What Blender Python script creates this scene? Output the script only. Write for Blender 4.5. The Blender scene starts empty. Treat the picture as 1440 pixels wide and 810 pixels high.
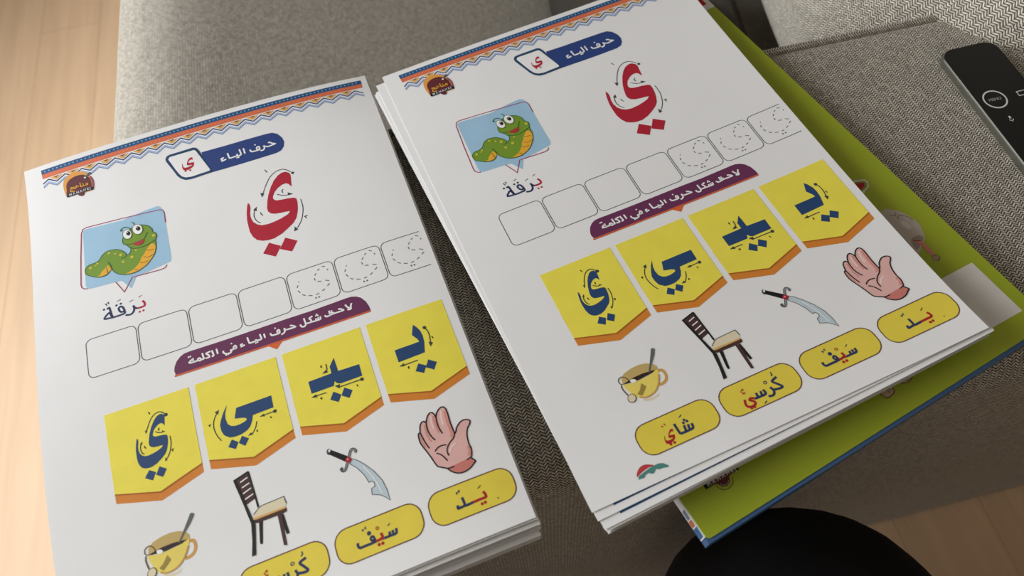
import bpy, bmesh, math, random
from mathutils import Vector, Matrix, geometry
import numpy as np

random.seed(7)
sc = bpy.context.scene
col = sc.collection
# ------------------------------------------------------------------ camera
cam = bpy.data.cameras.new('camera')
cam_ob = bpy.data.objects.new('camera', cam); col.objects.link(cam_ob)
cam.sensor_fit = 'HORIZONTAL'; cam.sensor_width = 36.0
cam.lens = 1032.009 / 1440 * 36.0
cam.clip_start = 0.01
CAMW = ((0.998777, -0.024356, -0.043017), (0.0, -0.870197, 0.492703), (-0.049434, -0.492101, -0.869133))
cam_ob.matrix_world = Matrix((
    (CAMW[0][0], -CAMW[0][1], -CAMW[0][2], 0.0),
    (CAMW[1][0], -CAMW[1][1], -CAMW[1][2], 0.0),
    (CAMW[2][0], -CAMW[2][1], -CAMW[2][2], 0.792),
    (0, 0, 0, 1)))
cam.dof.use_dof = True; cam.dof.focus_distance = 0.40; cam.dof.aperture_fstop = 8.5
sc.camera = cam_ob
# ------------------------------------------------------------------ light and exposure
sc.view_settings.view_transform = 'Standard'
sc.view_settings.look = 'None'
sc.view_settings.gamma = 1.0
sc.view_settings.use_curve_mapping = False
sc.view_settings.exposure = 0.0
world = bpy.data.worlds.new('world'); sc.world = world; world.use_nodes = True
bg = world.node_tree.nodes['Background']
bg.inputs[0].default_value = (0.80, 0.88, 1.0, 1); bg.inputs[1].default_value = 0.05

def area(name, loc, target, sx, sy, power, color):
    l = bpy.data.lights.new(name, 'AREA'); l.shape = 'RECTANGLE'; l.size = sx; l.size_y = sy
    l.energy = power; l.color = color
    o = bpy.data.objects.new(name, l); col.objects.link(o); o.location = loc
    o.rotation_euler = (Vector(target) - Vector(loc)).to_track_quat('-Z', 'Y').to_euler()
    return o
WX = -1.08                       # inner face of the left wall
WINS = (dict(y0=-0.40, y1=0.90, z0=0.45, z1=1.30, p=24.8),)
for w_ in WINS:
    yc = (w_['y0'] + w_['y1']) / 2; zc = (w_['z0'] + w_['z1']) / 2
    area('window_daylight', (WX + 0.02, yc, zc), (WX + 1.0, yc, zc), w_['y1'] - w_['y0'] - .1, w_['z1'] - w_['z0'] - .1, w_['p'], (0.962, 0.975, 1.0))

area('front_fill', (-0.35, -2.36, 1.35), (-0.35, 0.0, 0.9), 1.1, 1.1, 3.2, (1.0, 0.88, 0.74))  # warm fill lamp added out of view to brighten front-facing edges

# ------------------------------------------------------------------ helpers
def lin(c):
    return tuple(((x / 255) / 12.92 if x / 255 <= 0.04045 else ((x / 255 + 0.055) / 1.055) ** 2.4) for x in c)
MATS = {}
def mat(name, rgb, rough=0.6, spec=0.3, metallic=0.0, var=0.0, vscale=60.0):
    m = bpy.data.materials.new(name); m.use_nodes = True
    nt = m.node_tree; b = nt.nodes['Principled BSDF']
    c = lin(rgb)
    b.inputs['Base Color'].default_value = (*c, 1)
    b.inputs['Roughness'].default_value = rough
    b.inputs['Specular IOR Level'].default_value = spec
    b.inputs['Metallic'].default_value = metallic
    if var > 0:
        tc = nt.nodes.new('ShaderNodeTexCoord'); n = nt.nodes.new('ShaderNodeTexNoise')
        n.inputs['Scale'].default_value = vscale; n.inputs['Detail'].default_value = 3
        nt.links.new(tc.outputs['Object'], n.inputs['Vector'])
        r = nt.nodes.new('ShaderNodeMapRange'); r.inputs['From Min'].default_value = 0.3; r.inputs['From Max'].default_value = 0.7
        r.inputs['To Min'].default_value = 1 - var; r.inputs['To Max'].default_value = 1 + var
        nt.links.new(n.outputs['Fac'], r.inputs['Value'])
        mx = nt.nodes.new('ShaderNodeVectorMath'); mx.operation = 'SCALE'
        mx.inputs[0].default_value = c
        nt.links.new(r.outputs['Result'], mx.inputs['Scale'])
        nt.links.new(mx.outputs['Vector'], b.inputs['Base Color'])
    MATS[name] = m
    return m
def add_bump(m, scale, strength, dist, detail=4):
    nt = m.node_tree; b = nt.nodes['Principled BSDF']
    tc = nt.nodes.new('ShaderNodeTexCoord'); n = nt.nodes.new('ShaderNodeTexNoise')
    n.inputs['Scale'].default_value = scale; n.inputs['Detail'].default_value = detail
    nt.links.new(tc.outputs['Object'], n.inputs['Vector'])
    bp = nt.nodes.new('ShaderNodeBump'); bp.inputs['Strength'].default_value = strength; bp.inputs['Distance'].default_value = dist
    nt.links.new(n.outputs['Fac'], bp.inputs['Height']); nt.links.new(bp.outputs['Normal'], b.inputs['Normal'])

def tag(o, label=None, cat=None, group=None, kind=None):
    if label: o['label'] = label
    if cat: o['category'] = cat
    if group: o['group'] = group
    if kind: o['kind'] = kind
    return o
def empty(name, loc=(0, 0, 0), rotz=0.0):
    o = bpy.data.objects.new(name, None); col.objects.link(o); o.location = loc; o.rotation_euler = (0, 0, rotz)
    o.empty_display_size = 0.05
    return o
def link(name, bm, mats, parent=None, smooth=False):
    me = bpy.data.meshes.new(name); bm.normal_update(); bm.to_mesh(me); bm.free()
    for m in (mats if isinstance(mats, (list, tuple)) else [mats]): me.materials.append(m)
    if smooth:
        for p in me.polygons: p.use_smooth = True
    o = bpy.data.objects.new(name, me); col.objects.link(o)
    if parent: o.parent = parent
    return o
def box_bm(lo, hi, bev=0.0, seg=3, cuts=0):
    bm = bmesh.new(); bmesh.ops.create_cube(bm, size=1.0)
    for v in bm.verts:
        v.co = Vector([lo[i] + (hi[i] - lo[i]) * (v.co[i] + 0.5) for i in range(3)])
    if bev > 0:
        bmesh.ops.bevel(bm, geom=list(bm.edges), offset=bev, segments=seg, profile=0.5, affect='EDGES')
    return bm
def box_uv(bm, frame=None):
    """cube-projected UVs in metres"""
    bm.normal_update()
    uv = bm.loops.layers.uv.verify()
    for f in bm.faces:
        n = f.normal; a = max(range(3), key=lambda i: abs(n[i]))
        for l in f.loops:
            c = l.vert.co
            l[uv].uv = (c.y, c.z) if a == 0 else ((c.x, c.z) if a == 1 else (c.x, c.y))

# ------------------------------------------------------------------ materials of the room and sofa
def fabric(name, dark, light, wcol=0.0022, pitch=0.0018, amp=1.05, rnd=0.4):
    m = bpy.data.materials.new(name); m.use_nodes = True; nt = m.node_tree; L = nt.links
    b = nt.nodes['Principled BSDF']; b.inputs['Roughness'].default_value = 0.9; b.inputs['Specular IOR Level'].default_value = 0.15
    b.inputs['Sheen Weight'].default_value = 0.15
    def M(op, a, bb=None, c=None):
        n = nt.nodes.new('ShaderNodeMath'); n.operation = op
        for i, x in enumerate((a, bb, c)):
            if x is None: continue
            if isinstance(x, (int, float)): n.inputs[i].default_value = x
            else: L.new(x, n.inputs[i])
        return n.outputs[0]
    uv = nt.nodes.new('ShaderNodeUVMap'); sep = nt.nodes.new('ShaderNodeSeparateXYZ')
    wob = nt.nodes.new('ShaderNodeTexNoise'); wob.inputs['Scale'].default_value = 160; wob.inputs['Detail'].default_value = 2
    L.new(uv.outputs[0], wob.inputs['Vector'])
    wv = nt.nodes.new('ShaderNodeVectorMath'); wv.operation = 'MULTIPLY_ADD'
    L.new(wob.outputs['Color'], wv.inputs[0]); wv.inputs[1].default_value = (0.0012, 0.0012, 0); L.new(uv.outputs[0], wv.inputs[2])
    L.new(wv.outputs[0], sep.inputs[0])
    x = M('DIVIDE', sep.outputs[0], wcol); y = M('DIVIDE', sep.outputs[1], pitch)
    cx = M('FLOOR', x); fx = M('FRACT', x)
    par = M('SUBTRACT', M('MULTIPLY', M('FLOORED_MODULO', cx, 2.0), 2.0), 1.0)
    t = M('ADD', y, M('MULTIPLY', par, M('MULTIPLY', M('SUBTRACT', fx, 0.5), amp)))
    cy = M('FLOOR', t); fy = M('FRACT', t)
    s = M('SINE', M('MULTIPLY', fy, math.pi))           # thread profile
    ex = M('SINE', M('MULTIPLY', fx, math.pi))
    h = M('MULTIPLY', M('POWER', s, 1.7), M('POWER', ex, 0.22))
    wn = nt.nodes.new('ShaderNodeTexWhiteNoise'); wn.noise_dimensions = '2D'
    cb = nt.nodes.new('ShaderNodeCombineXYZ'); L.new(cx, cb.inputs[0]); L.new(cy, cb.inputs[1]); L.new(cb.outputs[0], wn.inputs['Vector'])
    big = nt.nodes.new('ShaderNodeTexNoise'); big.inputs['Scale'].default_value = 900; big.inputs['Detail'].default_value = 3
    L.new(uv.outputs[0], big.inputs['Vector'])
    k = M('ADD', M('MULTIPLY', wn.outputs['Value'], rnd), 1.0 - rnd)
    k2 = M('MULTIPLY', k, M('ADD', M('MULTIPLY', big.outputs['Fac'], 0.9), 0.65))
    fac = M('MINIMUM', M('MULTIPLY', h, k2), 1.0)
    mx = nt.nodes.new('ShaderNodeMix'); mx.data_type = 'RGBA'
    L.new(fac, mx.inputs['Factor']); mx.inputs['A'].default_value = (*lin(dark), 1); mx.inputs['B'].default_value = (*lin(light), 1)
    L.new(mx.outputs['Result'], b.inputs['Base Color'])
    bp = nt.nodes.new('ShaderNodeBump'); bp.inputs['Strength'].default_value = 0.6; bp.inputs['Distance'].default_value = 0.0006
    L.new(h, bp.inputs['Height']); L.new(bp.outputs['Normal'], b.inputs['Normal'])
    return m
FABRIC = fabric('woven_grey_fabric', (33, 29, 24), (252, 244, 226))

def wood_floor():
    m = bpy.data.materials.new('oak_planks'); m.use_nodes = True; nt = m.node_tree; L = nt.links
    b = nt.nodes['Principled BSDF']; b.inputs['Roughness'].default_value = 0.42; b.inputs['Specular IOR Level'].default_value = 0.35
    tc = nt.nodes.new('ShaderNodeTexCoord'); mp = nt.nodes.new('ShaderNodeMapping')
    mp.inputs['Rotation'].default_value = (0, 0, math.radians(-103))
    L.new(tc.outputs['Object'], mp.inputs['Vector'])
    br = nt.nodes.new('ShaderNodeTexBrick'); br.inputs['Scale'].default_value = 1.0
    br.inputs['Brick Width'].default_value = 1.1; br.inputs['Row Height'].default_value = 0.095
    br.inputs['Mortar Size'].default_value = 0.0008; br.inputs['Mortar Smooth'].default_value = 0.3
    br.inputs['Color1'].default_value = (*lin((236, 203, 166)), 1); br.inputs['Color2'].default_value = (*lin((228, 194, 157)), 1)
    br.inputs['Mortar'].default_value = (*lin((208, 172, 136)), 1)
    L.new(mp.outputs[0], br.inputs['Vector'])
    sm = nt.nodes.new('ShaderNodeMapping'); sm.inputs['Scale'].default_value = (2.0, 26.0, 1.0); L.new(mp.outputs[0], sm.inputs['Vector'])
    n = nt.nodes.new('ShaderNodeTexNoise'); n.inputs['Scale'].default_value = 1.6; n.inputs['Detail'].default_value = 6; n.inputs['Distortion'].default_value = 0.6
    L.new(sm.outputs[0], n.inputs['Vector'])
    r = nt.nodes.new('ShaderNodeMapRange'); r.inputs['From Min'].default_value = 0.3; r.inputs['From Max'].default_value = 0.7
    r.inputs['To Min'].default_value = 0.90; r.inputs['To Max'].default_value = 1.07
    L.new(n.outputs['Fac'], r.inputs['Value'])
    mx = nt.nodes.new('ShaderNodeVectorMath'); mx.operation = 'SCALE'
    L.new(br.outputs['Color'], mx.inputs[0]); L.new(r.outputs['Result'], mx.inputs['Scale'])
    L.new(mx.outputs[0], b.inputs['Base Color'])
    return m
FLOOR = wood_floor()
PLASTER = mat('warm_plaster', (216, 212, 206), 0.9, 0.1, var=0.02, vscale=8)
FRAME_WHITE = mat('white_window_frame', (235, 235, 232), 0.4, 0.4, var=0.01)
GLASS = bpy.data.materials.new('window_glass'); GLASS.use_nodes = True
_nt = GLASS.node_tree; _b = _nt.nodes['Principled BSDF']
_b.inputs['Transmission Weight'].default_value = 1.0; _b.inputs['Roughness'].default_value = 0.0; _b.inputs['IOR'].default_value = 1.01

# ------------------------------------------------------------------ the room
X0, X1, Y0, Y1, Z1 = WX, 2.4, -2.4, 3.0, 2.5
def struct(name, bm, m):
    o = link(name, bm, m); o['kind'] = 'structure'; return o
struct('floor', box_bm((X0 - .1, Y0 - .1, -0.1), (X1 + .1, Y1 + .1, 0.0)), FLOOR)
struct('ceiling', box_bm((X0 - .1, Y0 - .1, Z1), (X1 + .1, Y1 + .1, Z1 + .1)), PLASTER)
struct('wall_right', box_bm((X1, Y0 - .1, 0), (X1 + .1, Y1 + .1, Z1)), PLASTER)
struct('wall_back', box_bm((X0, Y1, 0), (X1, Y1 + .1, Z1)), PLASTER)
bm = bmesh.new()
def addbox(bm, lo, hi):
    r = bmesh.ops.create_cube(bm, size=1.0)
    for v in r['verts']: v.co = Vector([lo[i] + (hi[i] - lo[i]) * (v.co[i] + 0.5) for i in range(3)])
ys = [Y0 - .1] + [w_[k] for w_ in WINS for k in ('y0', 'y1')] + [Y1 + .1]
for a_, b_ in zip(ys[::2], ys[1::2]): addbox(bm, (X0 - .1, a_, 0), (X0, b_, Z1))
for w_ in WINS:
    addbox(bm, (X0 - .1, w_['y0'], 0), (X0, w_['y1'], w_['z0'])); addbox(bm, (X0 - .1, w_['y0'], w_['z1']), (X0, w_['y1'], Z1))
struct('wall_left', bm, PLASTER)
fw = 0.05
for n_, w_ in enumerate(WINS):
    bm = bmesh.new(); ym = (w_['y0'] + w_['y1']) / 2
    for lo, hi in (((w_['y0'], w_['z0']), (w_['y0'] + fw, w_['z1'])), ((w_['y1'] - fw, w_['z0']), (w_['y1'], w_['z1'])),
                   ((w_['y0'] + fw, w_['z0']), (w_['y1'] - fw, w_['z0'] + fw)), ((w_['y0'] + fw, w_['z1'] - fw), (w_['y1'] - fw, w_['z1'])),
                   ((ym - .02, w_['z0'] + fw), (ym + .02, w_['z1'] - fw))):
        addbox(bm, (X0 - .08, lo[0], lo[1]), (X0 - .03, hi[0], hi[1]))
    wf = struct('window_%d' % (n_ + 1), bm, FRAME_WHITE)
    bm = bmesh.new(); addbox(bm, (X0 - .058, w_['y0'] + fw, w_['z0'] + fw), (X0 - .052, w_['y1'] - fw, w_['z1'] - fw))
    link('window_pane', bm, GLASS, wf)
bm = bmesh.new()
fa, fb, fz0, fz1 = -0.95, 0.25, 0.75, 1.95
addbox(bm, (X0, Y0 - .1, 0), (fa, Y0, Z1)); addbox(bm, (fb, Y0 - .1, 0), (X1, Y0, Z1))
addbox(bm, (fa, Y0 - .1, 0), (fb, Y0, fz0)); addbox(bm, (fa, Y0 - .1, fz1), (fb, Y0, Z1))
struct('wall_front', bm, PLASTER)
bm = bmesh.new(); xm = (fa + fb) / 2
for a_, b_ in (((fa, fz0), (fa + fw, fz1)), ((fb - fw, fz0), (fb, fz1)), ((fa + fw, fz0), (fb - fw, fz0 + fw)), ((fa + fw, fz1 - fw), (fb - fw, fz1)), ((xm - .02, fz0 + fw), (xm + .02, fz1 - fw))):
    addbox(bm, (a_[0], Y0 - .08, a_[1]), (b_[0], Y0 - .03, b_[1]))
wf = struct('window_2', bm, FRAME_WHITE)  # unseen window, added to go with the front fill lamp
bm = bmesh.new(); addbox(bm, (fa + fw, Y0 - .058, fz0 + fw), (fb - fw, Y0 - .052, fz1 - fw))
link('window_pane', bm, GLASS, wf)
# skirting along the far walls
SKIRT = mat('white_skirting', (232, 230, 225), 0.5, 0.3, var=0.01)
struct('baseboard_back', box_bm((X0, Y1 - .015, 0), (X1, Y1, .07), .004, 2), SKIRT)
struct('baseboard_right', box_bm((X1 - .015, Y0, 0), (X1, Y1 - .02, .07), .004, 2), SKIRT)

# ------------------------------------------------------------------ sofa (local axes: x along the arm, y towards the seat)
TH = math.radians(13.2)
def sofa_world(x, y, z):
    return Vector((x * math.cos(TH) - y * math.sin(TH), x * math.sin(TH) + y * math.cos(TH), z))
AT = 0.438            # arm top
sofa = empty('sofa', sofa_world(0.25, 0.60, 0.0), TH)
tag(sofa, 'grey herringbone fabric sofa with a wide flat armrest, standing on the wood floor', 'sofa')
SO = Vector((0.25, 0.60, 0.0))
def to_local(bm):
    bmesh.ops.translate(bm, verts=bm.verts, vec=-SO); return bm
def arm_profile():
    """(y,z) outline with arc-length, front bottom -> over the top -> rear"""
    P = []
    yf, yr, zb, r1, r2 = 0.0885, 0.331, 0.0, 0.030, 0.008
    P += [(yf - 0.0085, 0.004)]
    for k in range(1, 9): P.append((yf - 0.0085 * (1 - k / 9) + 0.0012 * math.sin(k / 9 * math.pi * 3), (AT - r1) * k / 9))
    for k in range(0, 9):
        a = math.pi - math.pi / 2 * k / 8
        P.append((yf + r1 + r1 * math.cos(a), AT - r1 + r1 * math.sin(a)))
    for k in range(1, 8): P.append((yf + r1 + (yr - r2 - yf - r1) * k / 8, AT + 0.0012 * math.sin(k / 8 * math.pi)))
    for k in range(0, 5):
        a = math.pi / 2 - math.pi / 2 * k / 4
        P.append((yr - r2 + r2 * math.cos(a), AT - r2 + r2 * math.sin(a)))
    for k in range(1, 5): P.append((yr, AT - r2 - (AT - r2 - 0.006) * k / 4))
    return P
def make_arm():
    P = arm_profile(); bm = bmesh.new(); uvl = bm.loops.layers.uv.verify()
    S = [0.0]
    for a, b in zip(P, P[1:]): S.append(S[-1] + math.hypot(b[0] - a[0], b[1] - a[1]))
    # left end rounded: inset profile towards its middle
    xl, xr, re = -0.200, 0.95, 0.022
    cy, cz = 0.215, 0.22
    stations = []
    for k in range(0, 6):
        a = math.pi / 2 * k / 5
        stations.append((xl + re - re * math.sin(math.pi / 2 - a) if False else xl + re * (1 - math.sin(a)), re * (1 - math.cos(a))))
    # stations go from full section (x = xl+re) to the inset end cap (x = xl)
    stations = stations[::-1]
    stations = [(x, i) for x, i in stations]
    xs = [(x, i) for x, i in stations] + [(xl + re + (xr - xl - re) * k / 40, 0.0) for k in range(1, 41)]
    def inset(p, i):
        y, z = p
        y2 = min(max(y, 0.0800 + i), 0.331 - i); z2 = min(z, AT - i)
        return y2, z2
    rows = []
    for x, i in xs:
        row = []
        for p in P:
            y, z = inset(p, i) if i > 0 else p
            row.append(bm.verts.new((x, y, z)))
        rows.append(row)
    for a in range(len(rows) - 1):
        for b in range(len(P) - 1):
            try: f = bm.faces.new((rows[a][b], rows[a + 1][b], rows[a + 1][b + 1], rows[a][b + 1]))
            except ValueError: continue
            for l in f.loops:
                v = l.vert
                ia = a if v in rows[a] else a + 1
                ib = (rows[ia]).index(v)
                l[uvl].uv = (xs[ia][0], S[ib])
    for row in (rows[0], rows[-1]):
        try:
            f = bm.faces.new(row)
            for l in f.loops: l[uvl].uv = (l.vert.co.y, l.vert.co.z)
        except ValueError: pass
    bmesh.ops.recalc_face_normals(bm, faces=bm.faces)
    return to_local(bm)
link('armrest', make_arm(), FABRIC, sofa, True)
def tube_bm(pts, r, n=10):
    bm = bmesh.new(); uvl = bm.loops.layers.uv.verify(); rings = []; s = 0; prev = None; ss = []
    for k, p in enumerate(pts):
        p = Vector(p); t = (Vector(pts[min(k + 1, len(pts) - 1)]) - Vector(pts[max(k - 1, 0)])).normalized()
        up = Vector((0, 0, 1)) if abs(t.z) < .9 else Vector((1, 0, 0))
        a = t.cross(up).normalized(); b = a.cross(t)
        rings.append([bm.verts.new(p + r * (math.cos(q) * a + math.sin(q) * b)) for q in [2 * math.pi * i / n for i in range(n)]])
        if prev is not None: s += (p - prev).length
        prev = p; ss.append(s)
    for k in range(len(rings) - 1):
        for i in range(n):
            j = (i + 1) % n
            f = bm.faces.new((rings[k][i], rings[k][j], rings[k + 1][j], rings[k + 1][i]))
            for l, (q, w) in zip(f.loops, ((k, i), (k, i + 1), (k + 1, i + 1), (k + 1, i))): l[uvl].uv = (w * 2 * math.pi * r / n, ss[q])
    bm.faces.new(rings[0][::-1]); bm.faces.new(rings[-1])
    return bm
link('piping', to_local(tube_bm([(-0.19 + 1.13 * k / 60, 0.3315, AT - 0.0022) for k in range(61)], 0.0028)), FABRIC, sofa, True)
def soft_box(lo, hi, bulge=0.02, n=10, r=0.05):
    """cushion: subdivided box with rounded edges and puffed faces"""
    bm = bmesh.new(); bmesh.ops.create_cube(bm, size=2.0)
    bmesh.ops.subdivide_edges(bm, edges=bm.edges, cuts=n, use_grid_fill=True)
    c = [(lo[i] + hi[i]) / 2 for i in range(3)]; h = [(hi[i] - lo[i]) / 2 for i in range(3)]
    for v in bm.verts:
        p = [v.co[i] * h[i] for i in range(3)]
        q = [max(-(h[i] - r), min(h[i] - r, p[i])) for i in range(3)]
        d = Vector([p[i] - q[i] for i in range(3)])
        if d.length > 1e-9: d = d.normalized() * r
        w = [math.cos(min(1, abs(v.co[i])) * math.pi / 2) for i in range(3)]
        out = Vector([q[i] + d[i] for i in range(3)])
        for i in range(3):
            j, k = (i + 1) % 3, (i + 2) % 3
            if abs(v.co[i]) > 0.999: out[i] += math.copysign(bulge * w[j] * w[k], v.co[i])
        v.co = out + Vector(c)
    box_uv(bm)
    return bm
b = box_bm((-0.225, 0.337, 0.0), (0.95, 1.25, 0.099), .015); box_uv(b)
link('seat_base', to_local(b), FABRIC, sofa, True)
link('backrest', to_local(soft_box((0.80, 0.340, 0.105), (0.95, 1.25, 0.78), 0.01, 8, .05)), FABRIC, sofa, True)
sb_ = soft_box((-0.262, 0.338, 0.105), (0.79, 1.22, 0.345), 0.004, 30, .035)
for v in sb_.verts:                       # the seat sinks towards the corner of the armrest and the back
    if v.co.z > 0.27:
        t = min(1, max(0, (v.co.x + 0.20) / 0.55)); q = min(1, max(0, (1.15 - v.co.y) / 0.4))
        v.co.z -= 0.185 * (t ** 0.95) * q
cushion = link('seat_cushion', sb_, FABRIC, None, True)
def place_sofa(o, origin):
    """move the origin to a base point in sofa axes and set it in the world"""
    o.data.transform(Matrix.Translation(-Vector(origin)))
    o.location = sofa_world(*origin); o.rotation_euler = (0, 0, TH)
place_sofa(cushion, (0.13, 0.78, 0.105))
tag(cushion, 'large grey woven seat cushion lying lower than the armrest, at the top left', 'cushion')
bc = link('back_cushion', soft_box((-0.11, -0.33, -0.26), (0.11, 0.33, 0.26), 0.03, 20, .085), FABRIC, None, True)
bc.data.transform(Matrix.Rotation(math.radians(38), 4, 'Y'))
bc.data.transform(Matrix.Translation((0, 0, 0.24)))
bc.location = sofa_world(0.570, 0.597, 0.258); bc.rotation_euler = (0, 0, TH - math.radians(12.5))
tag(bc, 'brightly lit grey woven back cushion leaning in the corner behind the remote', 'cushion')

# ------------------------------------------------------------------ dark garment on the seat
DARKCLOTH = mat('dark_grey_cloth', (82, 78, 72), 0.9, 0.1, var=0.12, vscale=30)
def garment():
    bm = bmesh.new(); n = 30
    g = [[None] * (n + 1) for _ in range(n + 1)]
    for i in range(n + 1):
        for j in range(n + 1):
            u, v = i / n, j / n
            x = -0.10 + 0.175 * u; y = -0.13 + 0.37 * v
            e = min(1, 5 * min(u, 1 - u)) * min(1, 5 * min(v, 1 - v))
            z = 0.004 + 3.0 * e * (0.032 + 0.007 * math.sin(7 * u + 5 * v) + 0.004 * math.sin(14 * v - 6 * u) + 0.002 * math.sin(23 * u + 15 * v))
            g[i][j] = bm.verts.new((x + 0.012 * math.sin(7 * v), y + 0.015 * math.sin(6 * u), max(z, 0.003) - 0.33 * (x + 0.012 * math.sin(7 * v))))
    for i in range(n):
        for j in range(n): bm.faces.new((g[i][j], g[i + 1][j], g[i + 1][j + 1], g[i][j + 1]))
    r = bmesh.ops.solidify(bm, geom=list(bm.faces), thickness=0.0025)
    bmesh.ops.recalc_face_normals(bm, faces=bm.faces)
    return bm
gm = link('folded_garment', garment(), DARKCLOTH, None, True)
gm.location = sofa_world(0.270, 0.500, 0.198); gm.rotation_euler = (0, 0, TH - 0.05)
tag(gm, 'dark grey cloth garment crumpled in the gap behind the armrest and green book', 'clothing')

# ------------------------------------------------------------------ papers
PAGES = {
 'left': dict(M=[[0.934996, 0.354531, -0.009499], [0.354554, -0.935035, 0.000798], [-0.008599, -0.004114, -0.999955]], T=[-0.156675, 0.173924, 0.456292], h=[-2.047, -0.345, 1.881, 0.78, -0.146, -4.193, 3.897, -2.793, -4.92, 1.398, 4.485]),
 'right': dict(M=[[0.918014, 0.396435, 0.009499], [0.39646, -0.918052, -0.000798], [0.008404, 0.004499, -0.999955]], T=[0.056327, 0.250577, 0.456997], h=[-1.174, 0.303, -1.225, -1.067, -0.948, -0.245, -1.18, -3.314, -0.48, -0.308, 0.506]),
}
MON = ((2, 0), (1, 1), (0, 2), (3, 0), (2, 1), (1, 2), (0, 3), (0, 4), (1, 3), (4, 0), (2, 2))
def page_point(pg, u, v, up=0.0, hs=1.0):
    """u,v in mm on the sheet, up = mm above its printed face"""
    a = (u - 105) / 105; b_ = (v - 148.5) / 148.5
    z = hs * sum(c * a ** i * b_ ** j for c, (i, j) in zip(pg['h'], MON)) - up
    p = np.array(pg['M']) @ np.array((u - 105, v - 148.5, z)) / 1000 + np.array(pg['T'])
    return Vector(p)
GRID = 5.0
PAPER = mat('white_paper', (236, 236, 234), 0.75, 0.25, var=0.012, vscale=25)
add_bump(PAPER, 16, 0.10, 0.003, 2)
def sheet_bm(pg, thick=0.12, drop=0.0, du=0.0, dv=0.0, rot=0.0, hs=1.0, base=None, fine=False):
    bm = bmesh.new()
    n = 2 if fine else 1; us = [10.0 / n * i for i in range(21 * n + 1)]; vs = [10.0 / n * i for i in range(29 * n + 1 + (n - 1))] + [297.0]
    ca, sa = math.cos(rot), math.sin(rot)
    def P(u, v, up):
        x, y = u - 0, v - 297          # turn about the lower left corner
        return page_point(pg, ca * x - sa * y + du, sa * x + ca * y + 297 + dv, up - drop, hs) - base
    top = [[bm.verts.new(P(u, v, 0.0)) for v in vs] for u in us]
    bot = [[bm.verts.new(P(u, v, -thick)) for v in vs] for u in us]
    for i in range(len(us) - 1):
        for j in range(len(vs) - 1):
            bm.faces.new((top[i][j], top[i][j + 1], top[i + 1][j + 1], top[i + 1][j]))
            bm.faces.new((bot[i][j], bot[i + 1][j], bot[i + 1][j + 1], bot[i][j + 1]))
    for i in range(len(us) - 1):
        bm.faces.new((top[i][0], top[i + 1][0], bot[i + 1][0], bot[i][0]))
        bm.faces.new((top[i][-1], bot[i][-1], bot[i + 1][-1], top[i + 1][-1]))
    for j in range(len(vs) - 1):
        bm.faces.new((top[0][j], bot[0][j], bot[0][j + 1], top[0][j + 1]))
        bm.faces.new((top[-1][j], top[-1][j + 1], bot[-1][j + 1], bot[-1][j]))
    bmesh.ops.recalc_face_normals(bm, faces=bm.faces)
    return bm
INK = {
 'arrow': (58, 66, 66), 'band_blue': (36, 84, 130), 'band_orange': (216, 112, 74), 'banner_blue': (42, 66, 126), 'black': (26, 24, 26),
 'card_orange': (214, 132, 48), 'card_shade': (170, 100, 32), 'card_yellow': (240, 226, 82), 'coffee': (50, 34, 34), 'coral': (186, 62, 66),
 'cream': (226, 214, 182), 'crimson': (158, 62, 100), 'cup_handle': (206, 158, 84), 'cup_inside': (196, 170, 104), 'cup_tag': (158, 136, 66),
 'cup_yellow': (234, 214, 104), 'dash_grey': (106, 108, 108), 'dot_blue': (150, 190, 214), 'dot_orange': (240, 170, 130), 'gold': (232, 172, 50),
 'green': (116, 150, 44), 'green_dark': (58, 98, 48), 'ink': (34, 34, 36), 'label_brown': (98, 56, 56), 'label_yellow': (230, 210, 76),
 'line_grey': (92, 98, 96), 'logo_orange': (226, 158, 74), 'maroon': (98, 40, 44), 'mouth': (172, 52, 56), 'navy': (38, 70, 112),
 'orange_tri': (222, 104, 44), 'periwinkle': (164, 182, 216), 'pink': (226, 150, 150), 'plum': (150, 66, 88), 'purple': (106, 48, 86),
 'red': (178, 34, 54), 'red_dark': (172, 32, 40), 'rust': (208, 96, 58), 'skin': (228, 182, 174), 'skin_dark': (206, 126, 114),
 'skin_light': (238, 212, 206), 'skin_mid': (216, 146, 134), 'sky': (158, 196, 220), 'slate': (110, 130, 164), 'spoon': (98, 104, 96),
 'spot': (206, 190, 62), 'steel': (192, 208, 214), 'steel_dark': (84, 90, 92), 'steel_mid': (146, 152, 154), 'string': (92, 76, 50),
 'tab_navy': (32, 68, 104), 'tan': (222, 172, 96), 'teal': (76, 134, 126), 'white': (240, 240, 238), 'wood': (74, 50, 46), 'wood_black': (30, 30, 32),
 'word_navy': (44, 56, 94), 'zig_dark': (120, 84, 50), 'zig_navy': (36, 60, 110), 'label_cream': (236, 226, 150)}
def ink(name):
    k = 'ink_' + name
    if k not in MATS: mat(k, INK[name], 0.62, 0.3, var=0.03, vscale=90)
    return MATS[k]

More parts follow.
